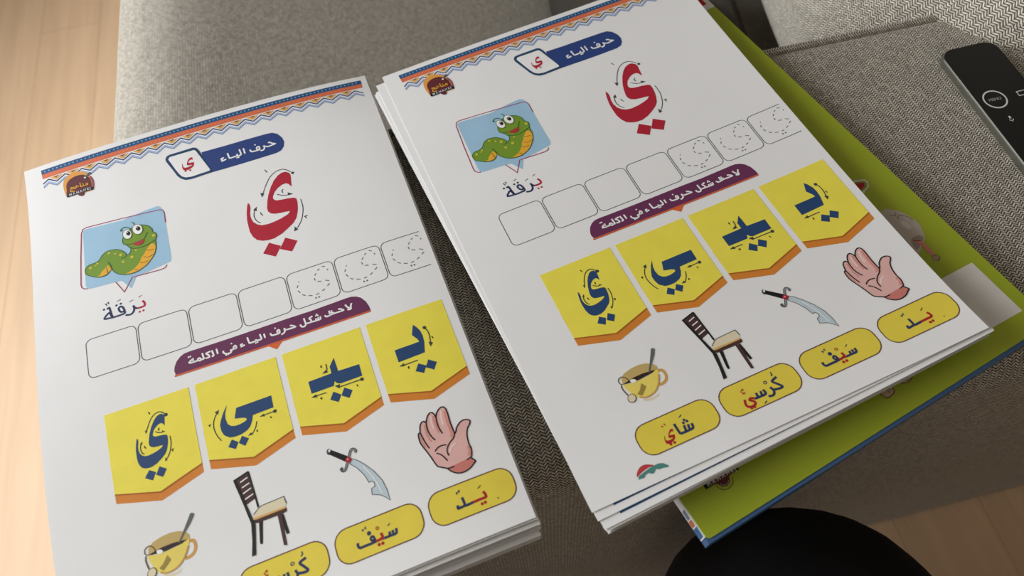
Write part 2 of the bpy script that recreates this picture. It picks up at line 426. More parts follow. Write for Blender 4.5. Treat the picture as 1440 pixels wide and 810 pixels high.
def smooth_path(P, closed, sub=4):
    if len(P) < 3: return P
    n = len(P); out = []
    rng = range(n if closed else n - 1)
    for i in rng:
        p1, p2 = P[i], P[(i + 1) % n]
        p0 = P[(i - 1) % n] if (closed or i > 0) else p1
        p3 = P[(i + 2) % n] if (closed or i < n - 2) else p2
        for k in range(sub):
            t = k / sub
            out.append(tuple(0.5 * ((2 * p1[a]) + (-p0[a] + p2[a]) * t + (2 * p0[a] - 5 * p1[a] + 4 * p2[a] - p3[a]) * t * t + (-p0[a] + 3 * p1[a] - 3 * p2[a] + p3[a]) * t ** 3) for a in (0, 1)))
    if not closed: out.append(P[-1])
    return out
def fill(bm, P, z, mi):
    Q = [P[0]]
    for p in P[1:]:
        if math.hypot(p[0] - Q[-1][0], p[1] - Q[-1][1]) > 0.01: Q.append(p)
    if math.hypot(Q[0][0] - Q[-1][0], Q[0][1] - Q[-1][1]) < 0.01: Q.pop()
    vs = [bm.verts.new((x, y, z)) for x, y in Q]
    for t in geometry.tessellate_polygon([[Vector((x, y, 0)) for x, y in Q]]):
        try: f = bm.faces.new([vs[i] for i in t]); f.material_index = mi
        except ValueError: pass
def stroke(bm, P, w, z, mi, closed):
    n = len(P)
    if n < 2: return
    h = w / 2; Lf, Rt = [], []
    for i in range(n):
        a = P[(i - 1) % n] if (closed or i > 0) else P[i]
        c = P[(i + 1) % n] if (closed or i < n - 1) else P[i]
        d0 = Vector((P[i][0] - a[0], P[i][1] - a[1])); d1 = Vector((c[0] - P[i][0], c[1] - P[i][1]))
        if d0.length < 1e-6: d0 = d1
        if d1.length < 1e-6: d1 = d0
        d0 = d0.normalized(); d1 = d1.normalized(); t = d0 + d1
        t = t.normalized() if t.length > 1e-4 else d1
        nn = Vector((-t.y, t.x)); k = max(0.55, abs(nn.dot(Vector((-d1.y, d1.x)))))
        o = nn * (h / k)
        Lf.append(bm.verts.new((P[i][0] + o.x, P[i][1] + o.y, z))); Rt.append(bm.verts.new((P[i][0] - o.x, P[i][1] - o.y, z)))
    for i in range(n if closed else n - 1):
        j = (i + 1) % n
        f = bm.faces.new((Lf[i], Rt[i], Rt[j], Lf[j])); f.material_index = mi
def text_tris(body, off):
    c = bpy.data.curves.new('lettering', 'FONT'); c.body = body; c.size = 1.0; c.offset = off; c.resolution_u = 3
    o = bpy.data.objects.new('lettering', c); col.objects.link(o)
    bpy.context.view_layer.update()
    ev = o.evaluated_get(bpy.context.evaluated_depsgraph_get()); me = ev.to_mesh()
    V = [(v.co.x, v.co.y) for v in me.vertices]; F = [tuple(p.vertices) for p in me.polygons]
    ev.to_mesh_clear(); bpy.data.objects.remove(o); bpy.data.curves.remove(c)
    return V, F
def text_on(bm, body, off, p0, p1, z, mi, flip=-1):
    """lettering from p0 to p1 (left to right along the baseline); flip=-1 for a v axis that points down"""
    V, F = text_tris(body, off)
    x0 = min(v[0] for v in V); x1 = max(v[0] for v in V)
    d = Vector((p1[0] - p0[0], p1[1] - p0[1])); s = d.length / (x1 - x0); e = d.normalized()
    nrm = Vector((-e.y, e.x)) * flip
    vs = [bm.verts.new((p0[0] + e.x * (x - x0) * s + nrm.x * y * s, p0[1] + e.y * (x - x0) * s + nrm.y * y * s, z)) for x, y in V]
    for f in F:
        try: q = bm.faces.new([vs[i] for i in f]); q.material_index = mi
        except ValueError: pass
def disc(bm, p, r, z, mi, n=12):
    vs = [bm.verts.new((p[0] + r * math.cos(2 * math.pi * k / n), p[1] + r * math.sin(2 * math.pi * k / n), z)) for k in range(n)]
    f = bm.faces.new(vs); f.material_index = mi
LAYER = 0.045          # mm between overprinted colours
def ink_bm(items):
    bm = bmesh.new(); mats = []
    for (m, layer, kind, ex, s) in items:
        c = [float(x) for x in s.split(',')]; P = list(zip(c[::2], c[1::2]))
        if m not in mats: mats.append(m)
        mi = mats.index(m); z = layer * LAYER
        if kind == 'poly': fill(bm, smooth_path(P, True) if ex else P, z, mi)
        elif kind == 'line':
            w, sm, cl = ex
            stroke(bm, smooth_path(P, cl) if sm else P, w, z, mi, cl)
        elif kind == 'dot': disc(bm, P[0], ex, z, mi)
        elif kind == 'text': text_on(bm, ex[0], ex[1], P[0], P[1], z, mi)
    return bm, mats
def cut_grid(bm, step):
    us = [v.co.x for v in bm.verts]; vs = [v.co.y for v in bm.verts]
    for ax, vals in ((0, us), (1, vs)):
        k = math.floor(min(vals) / step) + 1
        while k * step < max(vals):
            co = [0, 0, 0]; no = [0, 0, 0]; co[ax] = k * step; no[ax] = 1
            bmesh.ops.bisect_plane(bm, geom=list(bm.verts) + list(bm.edges) + list(bm.faces), dist=1e-5, plane_co=co, plane_no=no)
            k += 1
DESIGN = {
 'border_strip': [
  ('band_blue',1,'poly',0,"9.8,3.4,206.4,3.4,206.4,6.6,10,6.6"),
  ('band_orange',1,'poly',0,"10,6.6,206.3,6.6,206.1,9.9,10.15,9.9"),
  ('dot_blue',2,'dot',0.42,"12,5"),
  ('dot_blue',2,'dot',0.42,"14.42,5"),
  ('dot_blue',2,'dot',0.42,"16.84,5"),
  ('dot_blue',2,'dot',0.42,"19.26,5"),
  ('dot_blue',2,'dot',0.42,"21.68,5"),
  ('dot_blue',2,'dot',0.42,"24.1,5"),
  ('dot_blue',2,'dot',0.42,"26.52,5"),
  ('dot_blue',2,'dot',0.42,"28.94,5"),
  ('dot_blue',2,'dot',0.42,"31.36,5"),
  ('dot_blue',2,'dot',0.42,"33.78,5"),
  ('dot_blue',2,'dot',0.42,"36.2,5"),
  ('dot_blue',2,'dot',0.42,"38.62,5"),
  ('dot_blue',2,'dot',0.42,"41.04,5"),
  ('dot_blue',2,'dot',0.42,"43.46,5"),
  ('dot_blue',2,'dot',0.42,"45.88,5"),
  ('dot_blue',2,'dot',0.42,"48.3,5"),
  ('dot_blue',2,'dot',0.42,"50.72,5"),
  ('dot_blue',2,'dot',0.42,"53.14,5"),
  ('dot_blue',2,'dot',0.42,"55.56,5"),
  ('dot_blue',2,'dot',0.42,"57.98,5"),
  ('dot_blue',2,'dot',0.42,"60.4,5"),
  ('dot_blue',2,'dot',0.42,"62.82,5"),
  ('dot_blue',2,'dot',0.42,"65.24,5"),
  ('dot_blue',2,'dot',0.42,"67.66,5"),
  ('dot_blue',2,'dot',0.42,"70.08,5"),
  ('dot_blue',2,'dot',0.42,"72.5,5"),
  ('dot_blue',2,'dot',0.42,"74.92,5"),
  ('dot_blue',2,'dot',0.42,"77.34,5"),
  ('dot_blue',2,'dot',0.42,"79.76,5"),
  ('dot_blue',2,'dot',0.42,"82.18,5"),
  ('dot_blue',2,'dot',0.42,"84.6,5"),
  ('dot_blue',2,'dot',0.42,"87.02,5"),
  ('dot_blue',2,'dot',0.42,"89.44,5"),
  ('dot_blue',2,'dot',0.42,"91.86,5"),
  ('dot_blue',2,'dot',0.42,"94.28,5"),
  ('dot_blue',2,'dot',0.42,"96.7,5"),
  ('dot_blue',2,'dot',0.42,"99.12,5"),
  ('dot_blue',2,'dot',0.42,"101.54,5"),
  ('dot_blue',2,'dot',0.42,"103.96,5"),
  ('dot_blue',2,'dot',0.42,"106.38,5"),
  ('dot_blue',2,'dot',0.42,"108.8,5"),
  ('dot_blue',2,'dot',0.42,"111.22,5"),
  ('dot_blue',2,'dot',0.42,"113.64,5"),
  ('dot_blue',2,'dot',0.42,"116.06,5"),
  ('dot_blue',2,'dot',0.42,"118.48,5"),
  ('dot_blue',2,'dot',0.42,"120.9,5"),
  ('dot_blue',2,'dot',0.42,"123.32,5"),
  ('dot_blue',2,'dot',0.42,"125.74,5"),
  ('dot_blue',2,'dot',0.42,"128.16,5"),
  ('dot_blue',2,'dot',0.42,"130.58,5"),
  ('dot_blue',2,'dot',0.42,"133,5"),
  ('dot_blue',2,'dot',0.42,"135.42,5"),
  ('dot_blue',2,'dot',0.42,"137.84,5"),
  ('dot_blue',2,'dot',0.42,"140.26,5"),
  ('dot_blue',2,'dot',0.42,"142.68,5"),
  ('dot_blue',2,'dot',0.42,"145.1,5"),
  ('dot_blue',2,'dot',0.42,"147.52,5"),
  ('dot_blue',2,'dot',0.42,"149.94,5"),
  ('dot_blue',2,'dot',0.42,"152.36,5"),
  ('dot_blue',2,'dot',0.42,"154.78,5"),
  ('dot_blue',2,'dot',0.42,"157.2,5"),
  ('dot_blue',2,'dot',0.42,"159.62,5"),
  ('dot_blue',2,'dot',0.42,"162.04,5"),
  ('dot_blue',2,'dot',0.42,"164.46,5"),
  ('dot_blue',2,'dot',0.42,"166.88,5"),
  ('dot_blue',2,'dot',0.42,"169.3,5"),
  ('dot_blue',2,'dot',0.42,"171.72,5"),
  ('dot_blue',2,'dot',0.42,"174.14,5"),
  ('dot_blue',2,'dot',0.42,"176.56,5"),
  ('dot_blue',2,'dot',0.42,"178.98,5"),
  ('dot_blue',2,'dot',0.42,"181.4,5"),
  ('dot_blue',2,'dot',0.42,"183.82,5"),
  ('dot_blue',2,'dot',0.42,"186.24,5"),
  ('dot_blue',2,'dot',0.42,"188.66,5"),
  ('dot_blue',2,'dot',0.42,"191.08,5"),
  ('dot_blue',2,'dot',0.42,"193.5,5"),
  ('dot_blue',2,'dot',0.42,"195.92,5"),
  ('dot_blue',2,'dot',0.42,"198.34,5"),
  ('dot_blue',2,'dot',0.42,"200.76,5"),
  ('dot_blue',2,'dot',0.42,"203.18,5"),
  ('dot_orange',2,'dot',0.22,"12.5,8.2"),
  ('dot_orange',2,'dot',0.22,"14.92,8.2"),
  ('dot_orange',2,'dot',0.22,"17.34,8.2"),
  ('dot_orange',2,'dot',0.22,"19.76,8.2"),
  ('dot_orange',2,'dot',0.22,"22.18,8.2"),
  ('dot_orange',2,'dot',0.22,"24.6,8.2"),
  ('dot_orange',2,'dot',0.22,"27.02,8.2"),
  ('dot_orange',2,'dot',0.22,"29.44,8.2"),
  ('dot_orange',2,'dot',0.22,"31.86,8.2"),
  ('dot_orange',2,'dot',0.22,"34.28,8.2"),
  ('dot_orange',2,'dot',0.22,"36.7,8.2"),
  ('dot_orange',2,'dot',0.22,"39.12,8.2"),
  ('dot_orange',2,'dot',0.22,"41.54,8.2"),
  ('dot_orange',2,'dot',0.22,"43.96,8.2"),
  ('dot_orange',2,'dot',0.22,"46.38,8.2"),
  ('dot_orange',2,'dot',0.22,"48.8,8.2"),
  ('dot_orange',2,'dot',0.22,"51.22,8.2"),
  ('dot_orange',2,'dot',0.22,"53.64,8.2"),
  ('dot_orange',2,'dot',0.22,"56.06,8.2"),
  ('dot_orange',2,'dot',0.22,"58.48,8.2"),
  ('dot_orange',2,'dot',0.22,"60.9,8.2"),
  ('dot_orange',2,'dot',0.22,"63.32,8.2"),
  ('dot_orange',2,'dot',0.22,"65.74,8.2"),
  ('dot_orange',2,'dot',0.22,"68.16,8.2"),
  ('dot_orange',2,'dot',0.22,"70.58,8.2"),
  ('dot_orange',2,'dot',0.22,"73,8.2"),
  ('dot_orange',2,'dot',0.22,"75.42,8.2"),
  ('dot_orange',2,'dot',0.22,"77.84,8.2"),
  ('dot_orange',2,'dot',0.22,"80.26,8.2"),
  ('dot_orange',2,'dot',0.22,"82.68,8.2"),
  ('dot_orange',2,'dot',0.22,"85.1,8.2"),
  ('dot_orange',2,'dot',0.22,"87.52,8.2"),
  ('dot_orange',2,'dot',0.22,"89.94,8.2"),
  ('dot_orange',2,'dot',0.22,"92.36,8.2"),
  ('dot_orange',2,'dot',0.22,"94.78,8.2"),
  ('dot_orange',2,'dot',0.22,"97.2,8.2"),
  ('dot_orange',2,'dot',0.22,"99.62,8.2"),
  ('dot_orange',2,'dot',0.22,"102.04,8.2"),
  ('dot_orange',2,'dot',0.22,"104.46,8.2"),
  ('dot_orange',2,'dot',0.22,"106.88,8.2"),
  ('dot_orange',2,'dot',0.22,"109.3,8.2"),
  ('dot_orange',2,'dot',0.22,"111.72,8.2"),
  ('dot_orange',2,'dot',0.22,"114.14,8.2"),
  ('dot_orange',2,'dot',0.22,"116.56,8.2"),
  ('dot_orange',2,'dot',0.22,"118.98,8.2"),
  ('dot_orange',2,'dot',0.22,"121.4,8.2"),
  ('dot_orange',2,'dot',0.22,"123.82,8.2"),
  ('dot_orange',2,'dot',0.22,"126.24,8.2"),
  ('dot_orange',2,'dot',0.22,"128.66,8.2"),
  ('dot_orange',2,'dot',0.22,"131.08,8.2"),
  ('dot_orange',2,'dot',0.22,"133.5,8.2"),
  ('dot_orange',2,'dot',0.22,"135.92,8.2"),
  ('dot_orange',2,'dot',0.22,"138.34,8.2"),
  ('dot_orange',2,'dot',0.22,"140.76,8.2"),
  ('dot_orange',2,'dot',0.22,"143.18,8.2"),
  ('dot_orange',2,'dot',0.22,"145.6,8.2"),
  ('dot_orange',2,'dot',0.22,"148.02,8.2"),
  ('dot_orange',2,'dot',0.22,"150.44,8.2"),
  ('dot_orange',2,'dot',0.22,"152.86,8.2"),
  ('dot_orange',2,'dot',0.22,"155.28,8.2"),
  ('dot_orange',2,'dot',0.22,"157.7,8.2"),
  ('dot_orange',2,'dot',0.22,"160.12,8.2"),
  ('dot_orange',2,'dot',0.22,"162.54,8.2"),
  ('dot_orange',2,'dot',0.22,"164.96,8.2"),
  ('dot_orange',2,'dot',0.22,"167.38,8.2"),
  ('dot_orange',2,'dot',0.22,"169.8,8.2"),
  ('dot_orange',2,'dot',0.22,"172.22,8.2"),
  ('dot_orange',2,'dot',0.22,"174.64,8.2"),
  ('dot_orange',2,'dot',0.22,"177.06,8.2"),
  ('dot_orange',2,'dot',0.22,"179.48,8.2"),
  ('dot_orange',2,'dot',0.22,"181.9,8.2"),
  ('dot_orange',2,'dot',0.22,"184.32,8.2"),
  ('dot_orange',2,'dot',0.22,"186.74,8.2"),
  ('dot_orange',2,'dot',0.22,"189.16,8.2"),
  ('dot_orange',2,'dot',0.22,"191.58,8.2"),
  ('dot_orange',2,'dot',0.22,"194,8.2"),
  ('dot_orange',2,'dot',0.22,"196.42,8.2"),
  ('dot_orange',2,'dot',0.22,"198.84,8.2"),
  ('dot_orange',2,'dot',0.22,"201.26,8.2"),
  ('dot_orange',2,'dot',0.22,"203.68,8.2"),
  ('periwinkle',1,'line',[1.15, 0, 0],"10.15,15.65,13.45,13.35,18.05,16.55,23.3,13.35,27.9,16.55,33.15,13.35,37.75,16.55,43,13.35,47.6,16.55,52.85,13.35,57.45,16.55,62.7,13.35,67.3,16.55,72.55,13.35,77.15,16.55,82.4,13.35,87,16.55,92.25,13.35,96.85,16.55,102.1,13.35,106.7,16.55,111.95,13.35,116.55,16.55,121.8,13.35,126.4,16.55,131.65,13.35,136.25,16.55,141.5,13.35,146.1,16.55,151.35,13.35,155.95,16.55,161.2,13.35,165.8,16.55,171.05,13.35,175.65,16.55,180.9,13.35,185.5,16.55,190.75,13.35,195.35,16.55,200.6,13.35,205.2,16.55"),
  ('slate',1,'line',[0.5, 0, 0],"10.15,16.55,13.45,14.25,18.05,17.45,23.3,14.25,27.9,17.45,33.15,14.25,37.75,17.45,43,14.25,47.6,17.45,52.85,14.25,57.45,17.45,62.7,14.25,67.3,17.45,72.55,14.25,77.15,17.45,82.4,14.25,87,17.45,92.25,14.25,96.85,17.45,102.1,14.25,106.7,17.45,111.95,14.25,116.55,17.45,121.8,14.25,126.4,17.45,131.65,14.25,136.25,17.45,141.5,14.25,146.1,17.45,151.35,14.25,155.95,17.45,161.2,14.25,165.8,17.45,171.05,14.25,175.65,17.45,180.9,14.25,185.5,17.45,190.75,14.25,195.35,17.45,200.6,14.25,205.2,17.45"),
  ('white',1,'line',[0.75, 0, 0],"10.15,14.65,13.45,12.35,18.05,15.55,23.3,12.35,27.9,15.55,33.15,12.35,37.75,15.55,43,12.35,47.6,15.55,52.85,12.35,57.45,15.55,62.7,12.35,67.3,15.55,72.55,12.35,77.15,15.55,82.4,12.35,87,15.55,92.25,12.35,96.85,15.55,102.1,12.35,106.7,15.55,111.95,12.35,116.55,15.55,121.8,12.35,126.4,15.55,131.65,12.35,136.25,15.55,141.5,12.35,146.1,15.55,151.35,12.35,155.95,15.55,161.2,12.35,165.8,15.55,171.05,12.35,175.65,15.55,180.9,12.35,185.5,15.55,190.75,12.35,195.35,15.55,200.6,12.35,205.2,15.55"),
  ('zig_navy',2,'line',[0.75, 0, 0],"10.15,13.6,13.45,11.3,18.05,14.5,23.3,11.3,27.9,14.5,33.15,11.3,37.75,14.5,43,11.3,47.6,14.5,52.85,11.3,57.45,14.5,62.7,11.3,67.3,14.5,72.55,11.3,77.15,14.5,82.4,11.3,87,14.5,92.25,11.3,96.85,14.5,102.1,11.3,106.7,14.5,111.95,11.3,116.55,14.5,121.8,11.3,126.4,14.5,131.65,11.3,136.25,14.5,141.5,11.3,146.1,14.5,151.35,11.3,155.95,14.5,161.2,11.3,165.8,14.5,171.05,11.3,175.65,14.5,180.9,11.3,185.5,14.5,190.75,11.3,195.35,14.5,200.6,11.3,205.2,14.5"),
  ('tan',2,'poly',0,"14.15,10.5,21.95,10.5,18.05,13.4"),
  ('zig_dark',3,'poly',0,"16.45,10.5,19.65,10.5,18.05,11.8"),
  ('tan',2,'poly',0,"24,10.5,31.8,10.5,27.9,13.4"),
  ('zig_dark',3,'poly',0,"26.3,10.5,29.5,10.5,27.9,11.8"),
  ('tan',2,'poly',0,"33.85,10.5,41.65,10.5,37.75,13.4"),
  ('zig_dark',3,'poly',0,"36.15,10.5,39.35,10.5,37.75,11.8"),
  ('tan',2,'poly',0,"43.7,10.5,51.5,10.5,47.6,13.4"),
  ('zig_dark',3,'poly',0,"46,10.5,49.2,10.5,47.6,11.8"),
  ('tan',2,'poly',0,"53.55,10.5,61.35,10.5,57.45,13.4"),
  ('zig_dark',3,'poly',0,"55.85,10.5,59.05,10.5,57.45,11.8"),
  ('tan',2,'poly',0,"63.4,10.5,71.2,10.5,67.3,13.4"),
  ('zig_dark',3,'poly',0,"65.7,10.5,68.9,10.5,67.3,11.8"),
  ('tan',2,'poly',0,"73.25,10.5,81.05,10.5,77.15,13.4"),
  ('zig_dark',3,'poly',0,"75.55,10.5,78.75,10.5,77.15,11.8"),
  ('tan',2,'poly',0,"83.1,10.5,90.9,10.5,87,13.4"),
  ('zig_dark',3,'poly',0,"85.4,10.5,88.6,10.5,87,11.8"),
  ('tan',2,'poly',0,"92.95,10.5,100.75,10.5,96.85,13.4"),
  ('zig_dark',3,'poly',0,"95.25,10.5,98.45,10.5,96.85,11.8"),
  ('tan',2,'poly',0,"102.8,10.5,110.6,10.5,106.7,13.4"),
  ('zig_dark',3,'poly',0,"105.1,10.5,108.3,10.5,106.7,11.8"),
  ('tan',2,'poly',0,"112.65,10.5,120.45,10.5,116.55,13.4"),
  ('zig_dark',3,'poly',0,"114.95,10.5,118.15,10.5,116.55,11.8"),
  ('tan',2,'poly',0,"122.5,10.5,130.3,10.5,126.4,13.4"),
  ('zig_dark',3,'poly',0,"124.8,10.5,128,10.5,126.4,11.8"),
  ('tan',2,'poly',0,"132.35,10.5,140.15,10.5,136.25,13.4"),
  ('zig_dark',3,'poly',0,"134.65,10.5,137.85,10.5,136.25,11.8"),
  ('tan',2,'poly',0,"142.2,10.5,150,10.5,146.1,13.4"),
  ('zig_dark',3,'poly',0,"144.5,10.5,147.7,10.5,146.1,11.8"),
  ('tan',2,'poly',0,"152.05,10.5,159.85,10.5,155.95,13.4"),
  ('zig_dark',3,'poly',0,"154.35,10.5,157.55,10.5,155.95,11.8"),
  ('tan',2,'poly',0,"161.9,10.5,169.7,10.5,165.8,13.4"),
  ('zig_dark',3,'poly',0,"164.2,10.5,167.4,10.5,165.8,11.8"),
  ('tan',2,'poly',0,"171.75,10.5,179.55,10.5,175.65,13.4"),
  ('zig_dark',3,'poly',0,"174.05,10.5,177.25,10.5,175.65,11.8"),
  ('tan',2,'poly',0,"181.6,10.5,189.4,10.5,185.5,13.4"),
  ('zig_dark',3,'poly',0,"183.9,10.5,187.1,10.5,185.5,11.8"),
  ('tan',2,'poly',0,"191.45,10.5,199.25,10.5,195.35,13.4"),
  ('zig_dark',3,'poly',0,"193.75,10.5,196.95,10.5,195.35,11.8"),
 ],
 'publisher_logo': [
  ('logo_orange',3,'poly',1,"21.32,20.77,21.76,16.81,23.7,14.08,26.2,12.74,29.95,12.61,33.51,13.94,35.38,15.76,37.51,19.11,38.76,23.17,38.21,27.68,36.27,29.27,23.55,28.17,21.96,25.75"),
  ('maroon',4,'poly',1,"22.99,23.82,23.34,19.24,25.76,16.4,29.6,15.43,33.24,16.08,35.74,18.39,37.19,21.64,37.13,26.66,35.9,28.52,23.63,27.33"),
  ('plum',4,'line',[1.0, 1, 0],"37.07,18.93,38.22,22.65,37.92,26.98"),
  ('black',5,'poly',0,"22.38,28.4,23.03,26.49,30.13,26.76,38.15,26.95,38.06,28.93,29.91,28.73,23.01,28.95"),
  ('maroon',6,'poly',0,"32.43,29.59,32.27,30.18,31.94,30.64,31.49,30.92,30.94,31,30.37,30.87,29.81,30.53,29.32,30.03,28.96,29.42,28.76,28.74,28.74,28.08,28.9,27.49,29.22,27.03,29.68,26.74,30.23,26.67,30.81,26.8,31.37,27.13,31.85,27.63,32.21,28.25,32.41,28.92"),
  ('steel_dark',6,'line',[1.3, 0, 0],"33.9,18.95,37.65,16.2"),
  ('white',7,'dot',0.6,"34.2,18.83"),
  ('gold',6,'text',['ﺞﻫﺎﻨﻣ', 0.02],"24.85,24.47,35.54,24.53"),
  ('steel',7,'text',['M A N A H E J', 0.03],"24.08,28.34,36.4,28.14"),
 ],
 'header_banner': [
  ('banner_blue',1,'poly',0,"102.12,26,115.42,26.41,129.84,26.49,141.42,26.7,144.76,27.02,147.72,28.99,149.79,32.82,150.3,36.56,149.35,39.72,147.2,42.25,144.1,43.18,126.37,43.32,112.2,43.09,103.76,42.9,102.43,34.6"),
  ('tab_navy',2,'poly',0,"80.99,23.12,82.08,21.43,83.82,20.89,98.09,20.8,99.82,21.72,100.86,23.84,102.05,27.69,105,39.91,105.69,42.63,104.47,42.88,93.17,43.22,89.99,42.73,87.51,40.84,85.65,37.98,84.41,34.16,81.01,24.95"),
  ('white',3,'poly',0,"82.58,24.05,83.75,22.69,98.19,22.81,99.17,23.93,104.68,40.39,104.07,41.19,93.46,41.52,90.3,40.86,88.23,39.31,86.81,36.63,85.52,33.09"),
  ('white',3,'line',[0.95, 1, 0],"140.97,33.68,142.04,33.84,143.23,35.07,144.81,36.01,142.94,36.36,140.96,36.6,139.35,36.22"),
  ('white',3,'line',[0.95, 1, 0],"139.38,36.11,138.43,35.61,137.97,34.79"),
  ('white',3,'line',[0.95, 1, 0],"138.2,35.33,138.13,37.01,137.04,38.04,135.52,37.94"),
  ('white',3,'line',[0.95, 1, 0],"135.13,36.84,134.19,36.72,133.65,35.43,134.34,34.44,135.23,34.79,135.34,36.1,134.95,37.02,133.41,37.04,131.51,36.92,130.37,36.66,129.79,35.49,130.09,34.98"),
  ('white',3,'line',[0.95, 1, 0],"126.22,32.32,126.27,34.41,126.39,36.65"),
  ('white',3,'line',[0.95, 1, 0],"123.76,32.17,123.97,34.44,124.12,36.06,123.63,36.81,122.71,36.63"),
  ('white',3,'line',[0.95, 1, 0],"124,36.64,122.66,36.92,121.77,36.57,121.82,35.15"),
  ('white',3,'line',[0.95, 1, 0],"121.53,36.6,120.09,36.65,118.65,36.7,117.23,36.64,116.93,35.71,116.66,33.43,116.61,32.48"),
  ('white',3,'line',[0.95, 1, 0],"113.95,35.15,113.03,34.97,112.3,35.55,112.95,36.61"),
  ('white',3,'line',[0.95, 1, 0],"115.11,36.54,113.36,36.96,111.93,37.01"),
  ('white',3,'dot',0.5,"133.31,32.46"),
  ('white',3,'dot',0.5,"121.35,37.96"),
  ('white',3,'dot',0.5,"122.3,37.97"),
  ('red',4,'poly',0,"96.17,29.84,96.37,28.29,96.23,27.87,95.78,27.57,95.21,27.54,94.6,27.77,93.93,28.32,93.33,29.11,92.82,30.09,92.54,30.91,92.34,31.85,92.42,32.32,92.74,32.66,93.31,32.87,94.17,32.98,94.83,33.02,95.34,33.11,94.97,33.41,94.04,33.68,93.13,33.85,92.13,33.93,91.28,33.83,90.67,33.54,90.2,33.08,89.98,32.46,89.96,31.91,90.15,31.08,90.11,30.63,89.91,30.32,89.74,30.74,89.54,31.57,89.44,32.41,89.46,33.29,89.57,34.29,89.88,35.03,90.33,35.56,91.03,35.88,91.76,36.01,92.63,36.01,93.65,35.73,94.61,35.27,95.47,34.77,95.96,34.26,96.26,33.58,96.44,32.97,96.54,32.22,96.49,31.64,96.13,31.45,95.38,31.31,94.61,31.25,93.96,31.17,93.54,31.01,93.37,30.76,93.42,30.44,93.75,29.92,94.27,29.51,94.89,29.23,95.46,29.17,95.82,29.37,96.04,29.69"),
  ('red',4,'dot',0.62,"90.84,36.29"),
  ('red',4,'dot',0.62,"93.58,36.71"),
 ],
 'red_letter': [
  ('red',1,'poly',0,"147.08,70.77,148.4,62.68,147.94,60.5,146.17,58.85,143.83,58.65,141.22,59.76,138.26,62.56,135.52,66.64,133.07,71.7,131.64,75.92,130.5,80.8,130.69,83.25,131.93,85.06,134.21,86.24,137.76,86.88,140.46,87.17,142.56,87.69,140.93,89.25,136.97,90.55,133.15,91.3,128.98,91.61,125.46,91.03,123.05,89.45,121.26,86.97,120.51,83.75,120.61,80.86,121.67,76.57,121.67,74.2,120.92,72.58,120.09,74.74,119,79.02,118.29,83.42,118.1,87.99,118.24,93.23,119.3,97.09,120.99,99.95,123.8,101.67,126.79,102.45,130.37,102.52,134.72,101.18,138.84,98.88,142.58,96.37,144.76,93.78,146.23,90.27,147.17,87.11,147.82,83.19,147.79,80.18,146.4,79.12,143.31,78.33,140.14,77.92,137.45,77.41,135.78,76.54,135.12,75.25,135.47,73.59,136.97,70.88,139.29,68.8,141.93,67.44,144.33,67.2,145.75,68.27,146.55,69.95"),
  ('arrow',1,'line',[0.5, 1, 0],"148.97,60.12,146.89,57.71,144.36,56.25,140.97,56.55,137.19,58.73,133.95,62.94,131.72,66.91,130.18,69.9"),
  ('arrow',1,'poly',0,"129.09,68.37,131.23,69.74,129.29,71.95"),
  ('arrow',1,'line',[0.5, 1, 0],"137.93,72.97,140.34,74.81,142.93,75.76,144.58,75.71"),
  ('arrow',1,'poly',0,"144,74.08,146.87,76.35,143.85,76.26"),
  ('arrow',1,'line',[0.5, 1, 0],"150.01,81.7,150.08,86.52,149.43,90.41,147.58,95.53,145.16,99.18,143.7,100.6"),
  ('arrow',1,'poly',0,"141.72,102.37,144.13,101.76,142.6,98.99"),
  ('arrow',1,'line',[0.5, 1, 0],"125.15,89.16,123.47,87.3,122.52,83.99,122.84,81.19,123.74,78.91"),
  ('arrow',1,'poly',0,"125.2,77.14,122.73,78.9,124.58,80.26"),
  ('arrow',1,'dot',0.95,"149.81,61.27"),
  ('black',1,'line',[0.525, 0, 0],"134.87,52.84,135.8,55.2"),
  ('black',1,'line',[0.525, 0, 0],"142.12,70.87,141.02,71.64,141.37,73.3"),
  ('black',1,'line',[0.525, 0, 0],"149.21,94.45,151.2,94.39"),
  ('black',1,'line',[0.525, 0, 0],"149.65,94.51,150.19,96.2"),
  ('black',1,'line',[0.525, 0, 0],"126.45,81.97,126.55,83.3,127.29,84.61"),
  ('red',1,'poly',0,"126.86,104.29,132.71,108.96,128.52,114.75,122.34,110.15"),
  ('red',1,'poly',0,"136.05,104.47,142.05,109.06,137.7,114.94,131.7,110.79"),
 ],
 'caterpillar_picture': [
  ('sky',1,'poly',0,"28.88,58.34,29.37,56.24,31.12,55.52,50.98,57.24,62.43,55.45,71.11,54.84,72.79,55.81,74.02,58.36,74.4,65.24,74.14,78.39,74.13,93.01,73.36,95.47,70.45,96.22,54.27,98.72,51.03,105.2,48.66,101.59,46.66,98.37,43.33,97.85,36.2,97.4,29.94,97.03,28.11,96.19,27.68,93.44"),
  ('crimson',2,'line',[0.55, 0, 0],"74.23,68.08,74.52,61.2,74.03,59.25,72.48,58.04,68.92,57.6,49.36,55.71,31.22,54.4,29.17,55,28.08,57.43,26.44,74.31,25.23,92.45,25.51,94.44,26.67,95.82,28.5,96.56"),
  ('crimson',2,'line',[0.55, 0, 0],"43.33,97.85,47.17,106.04,52.2,98.16,67.92,99.04,70.14,98.56,71.12,97.04"),
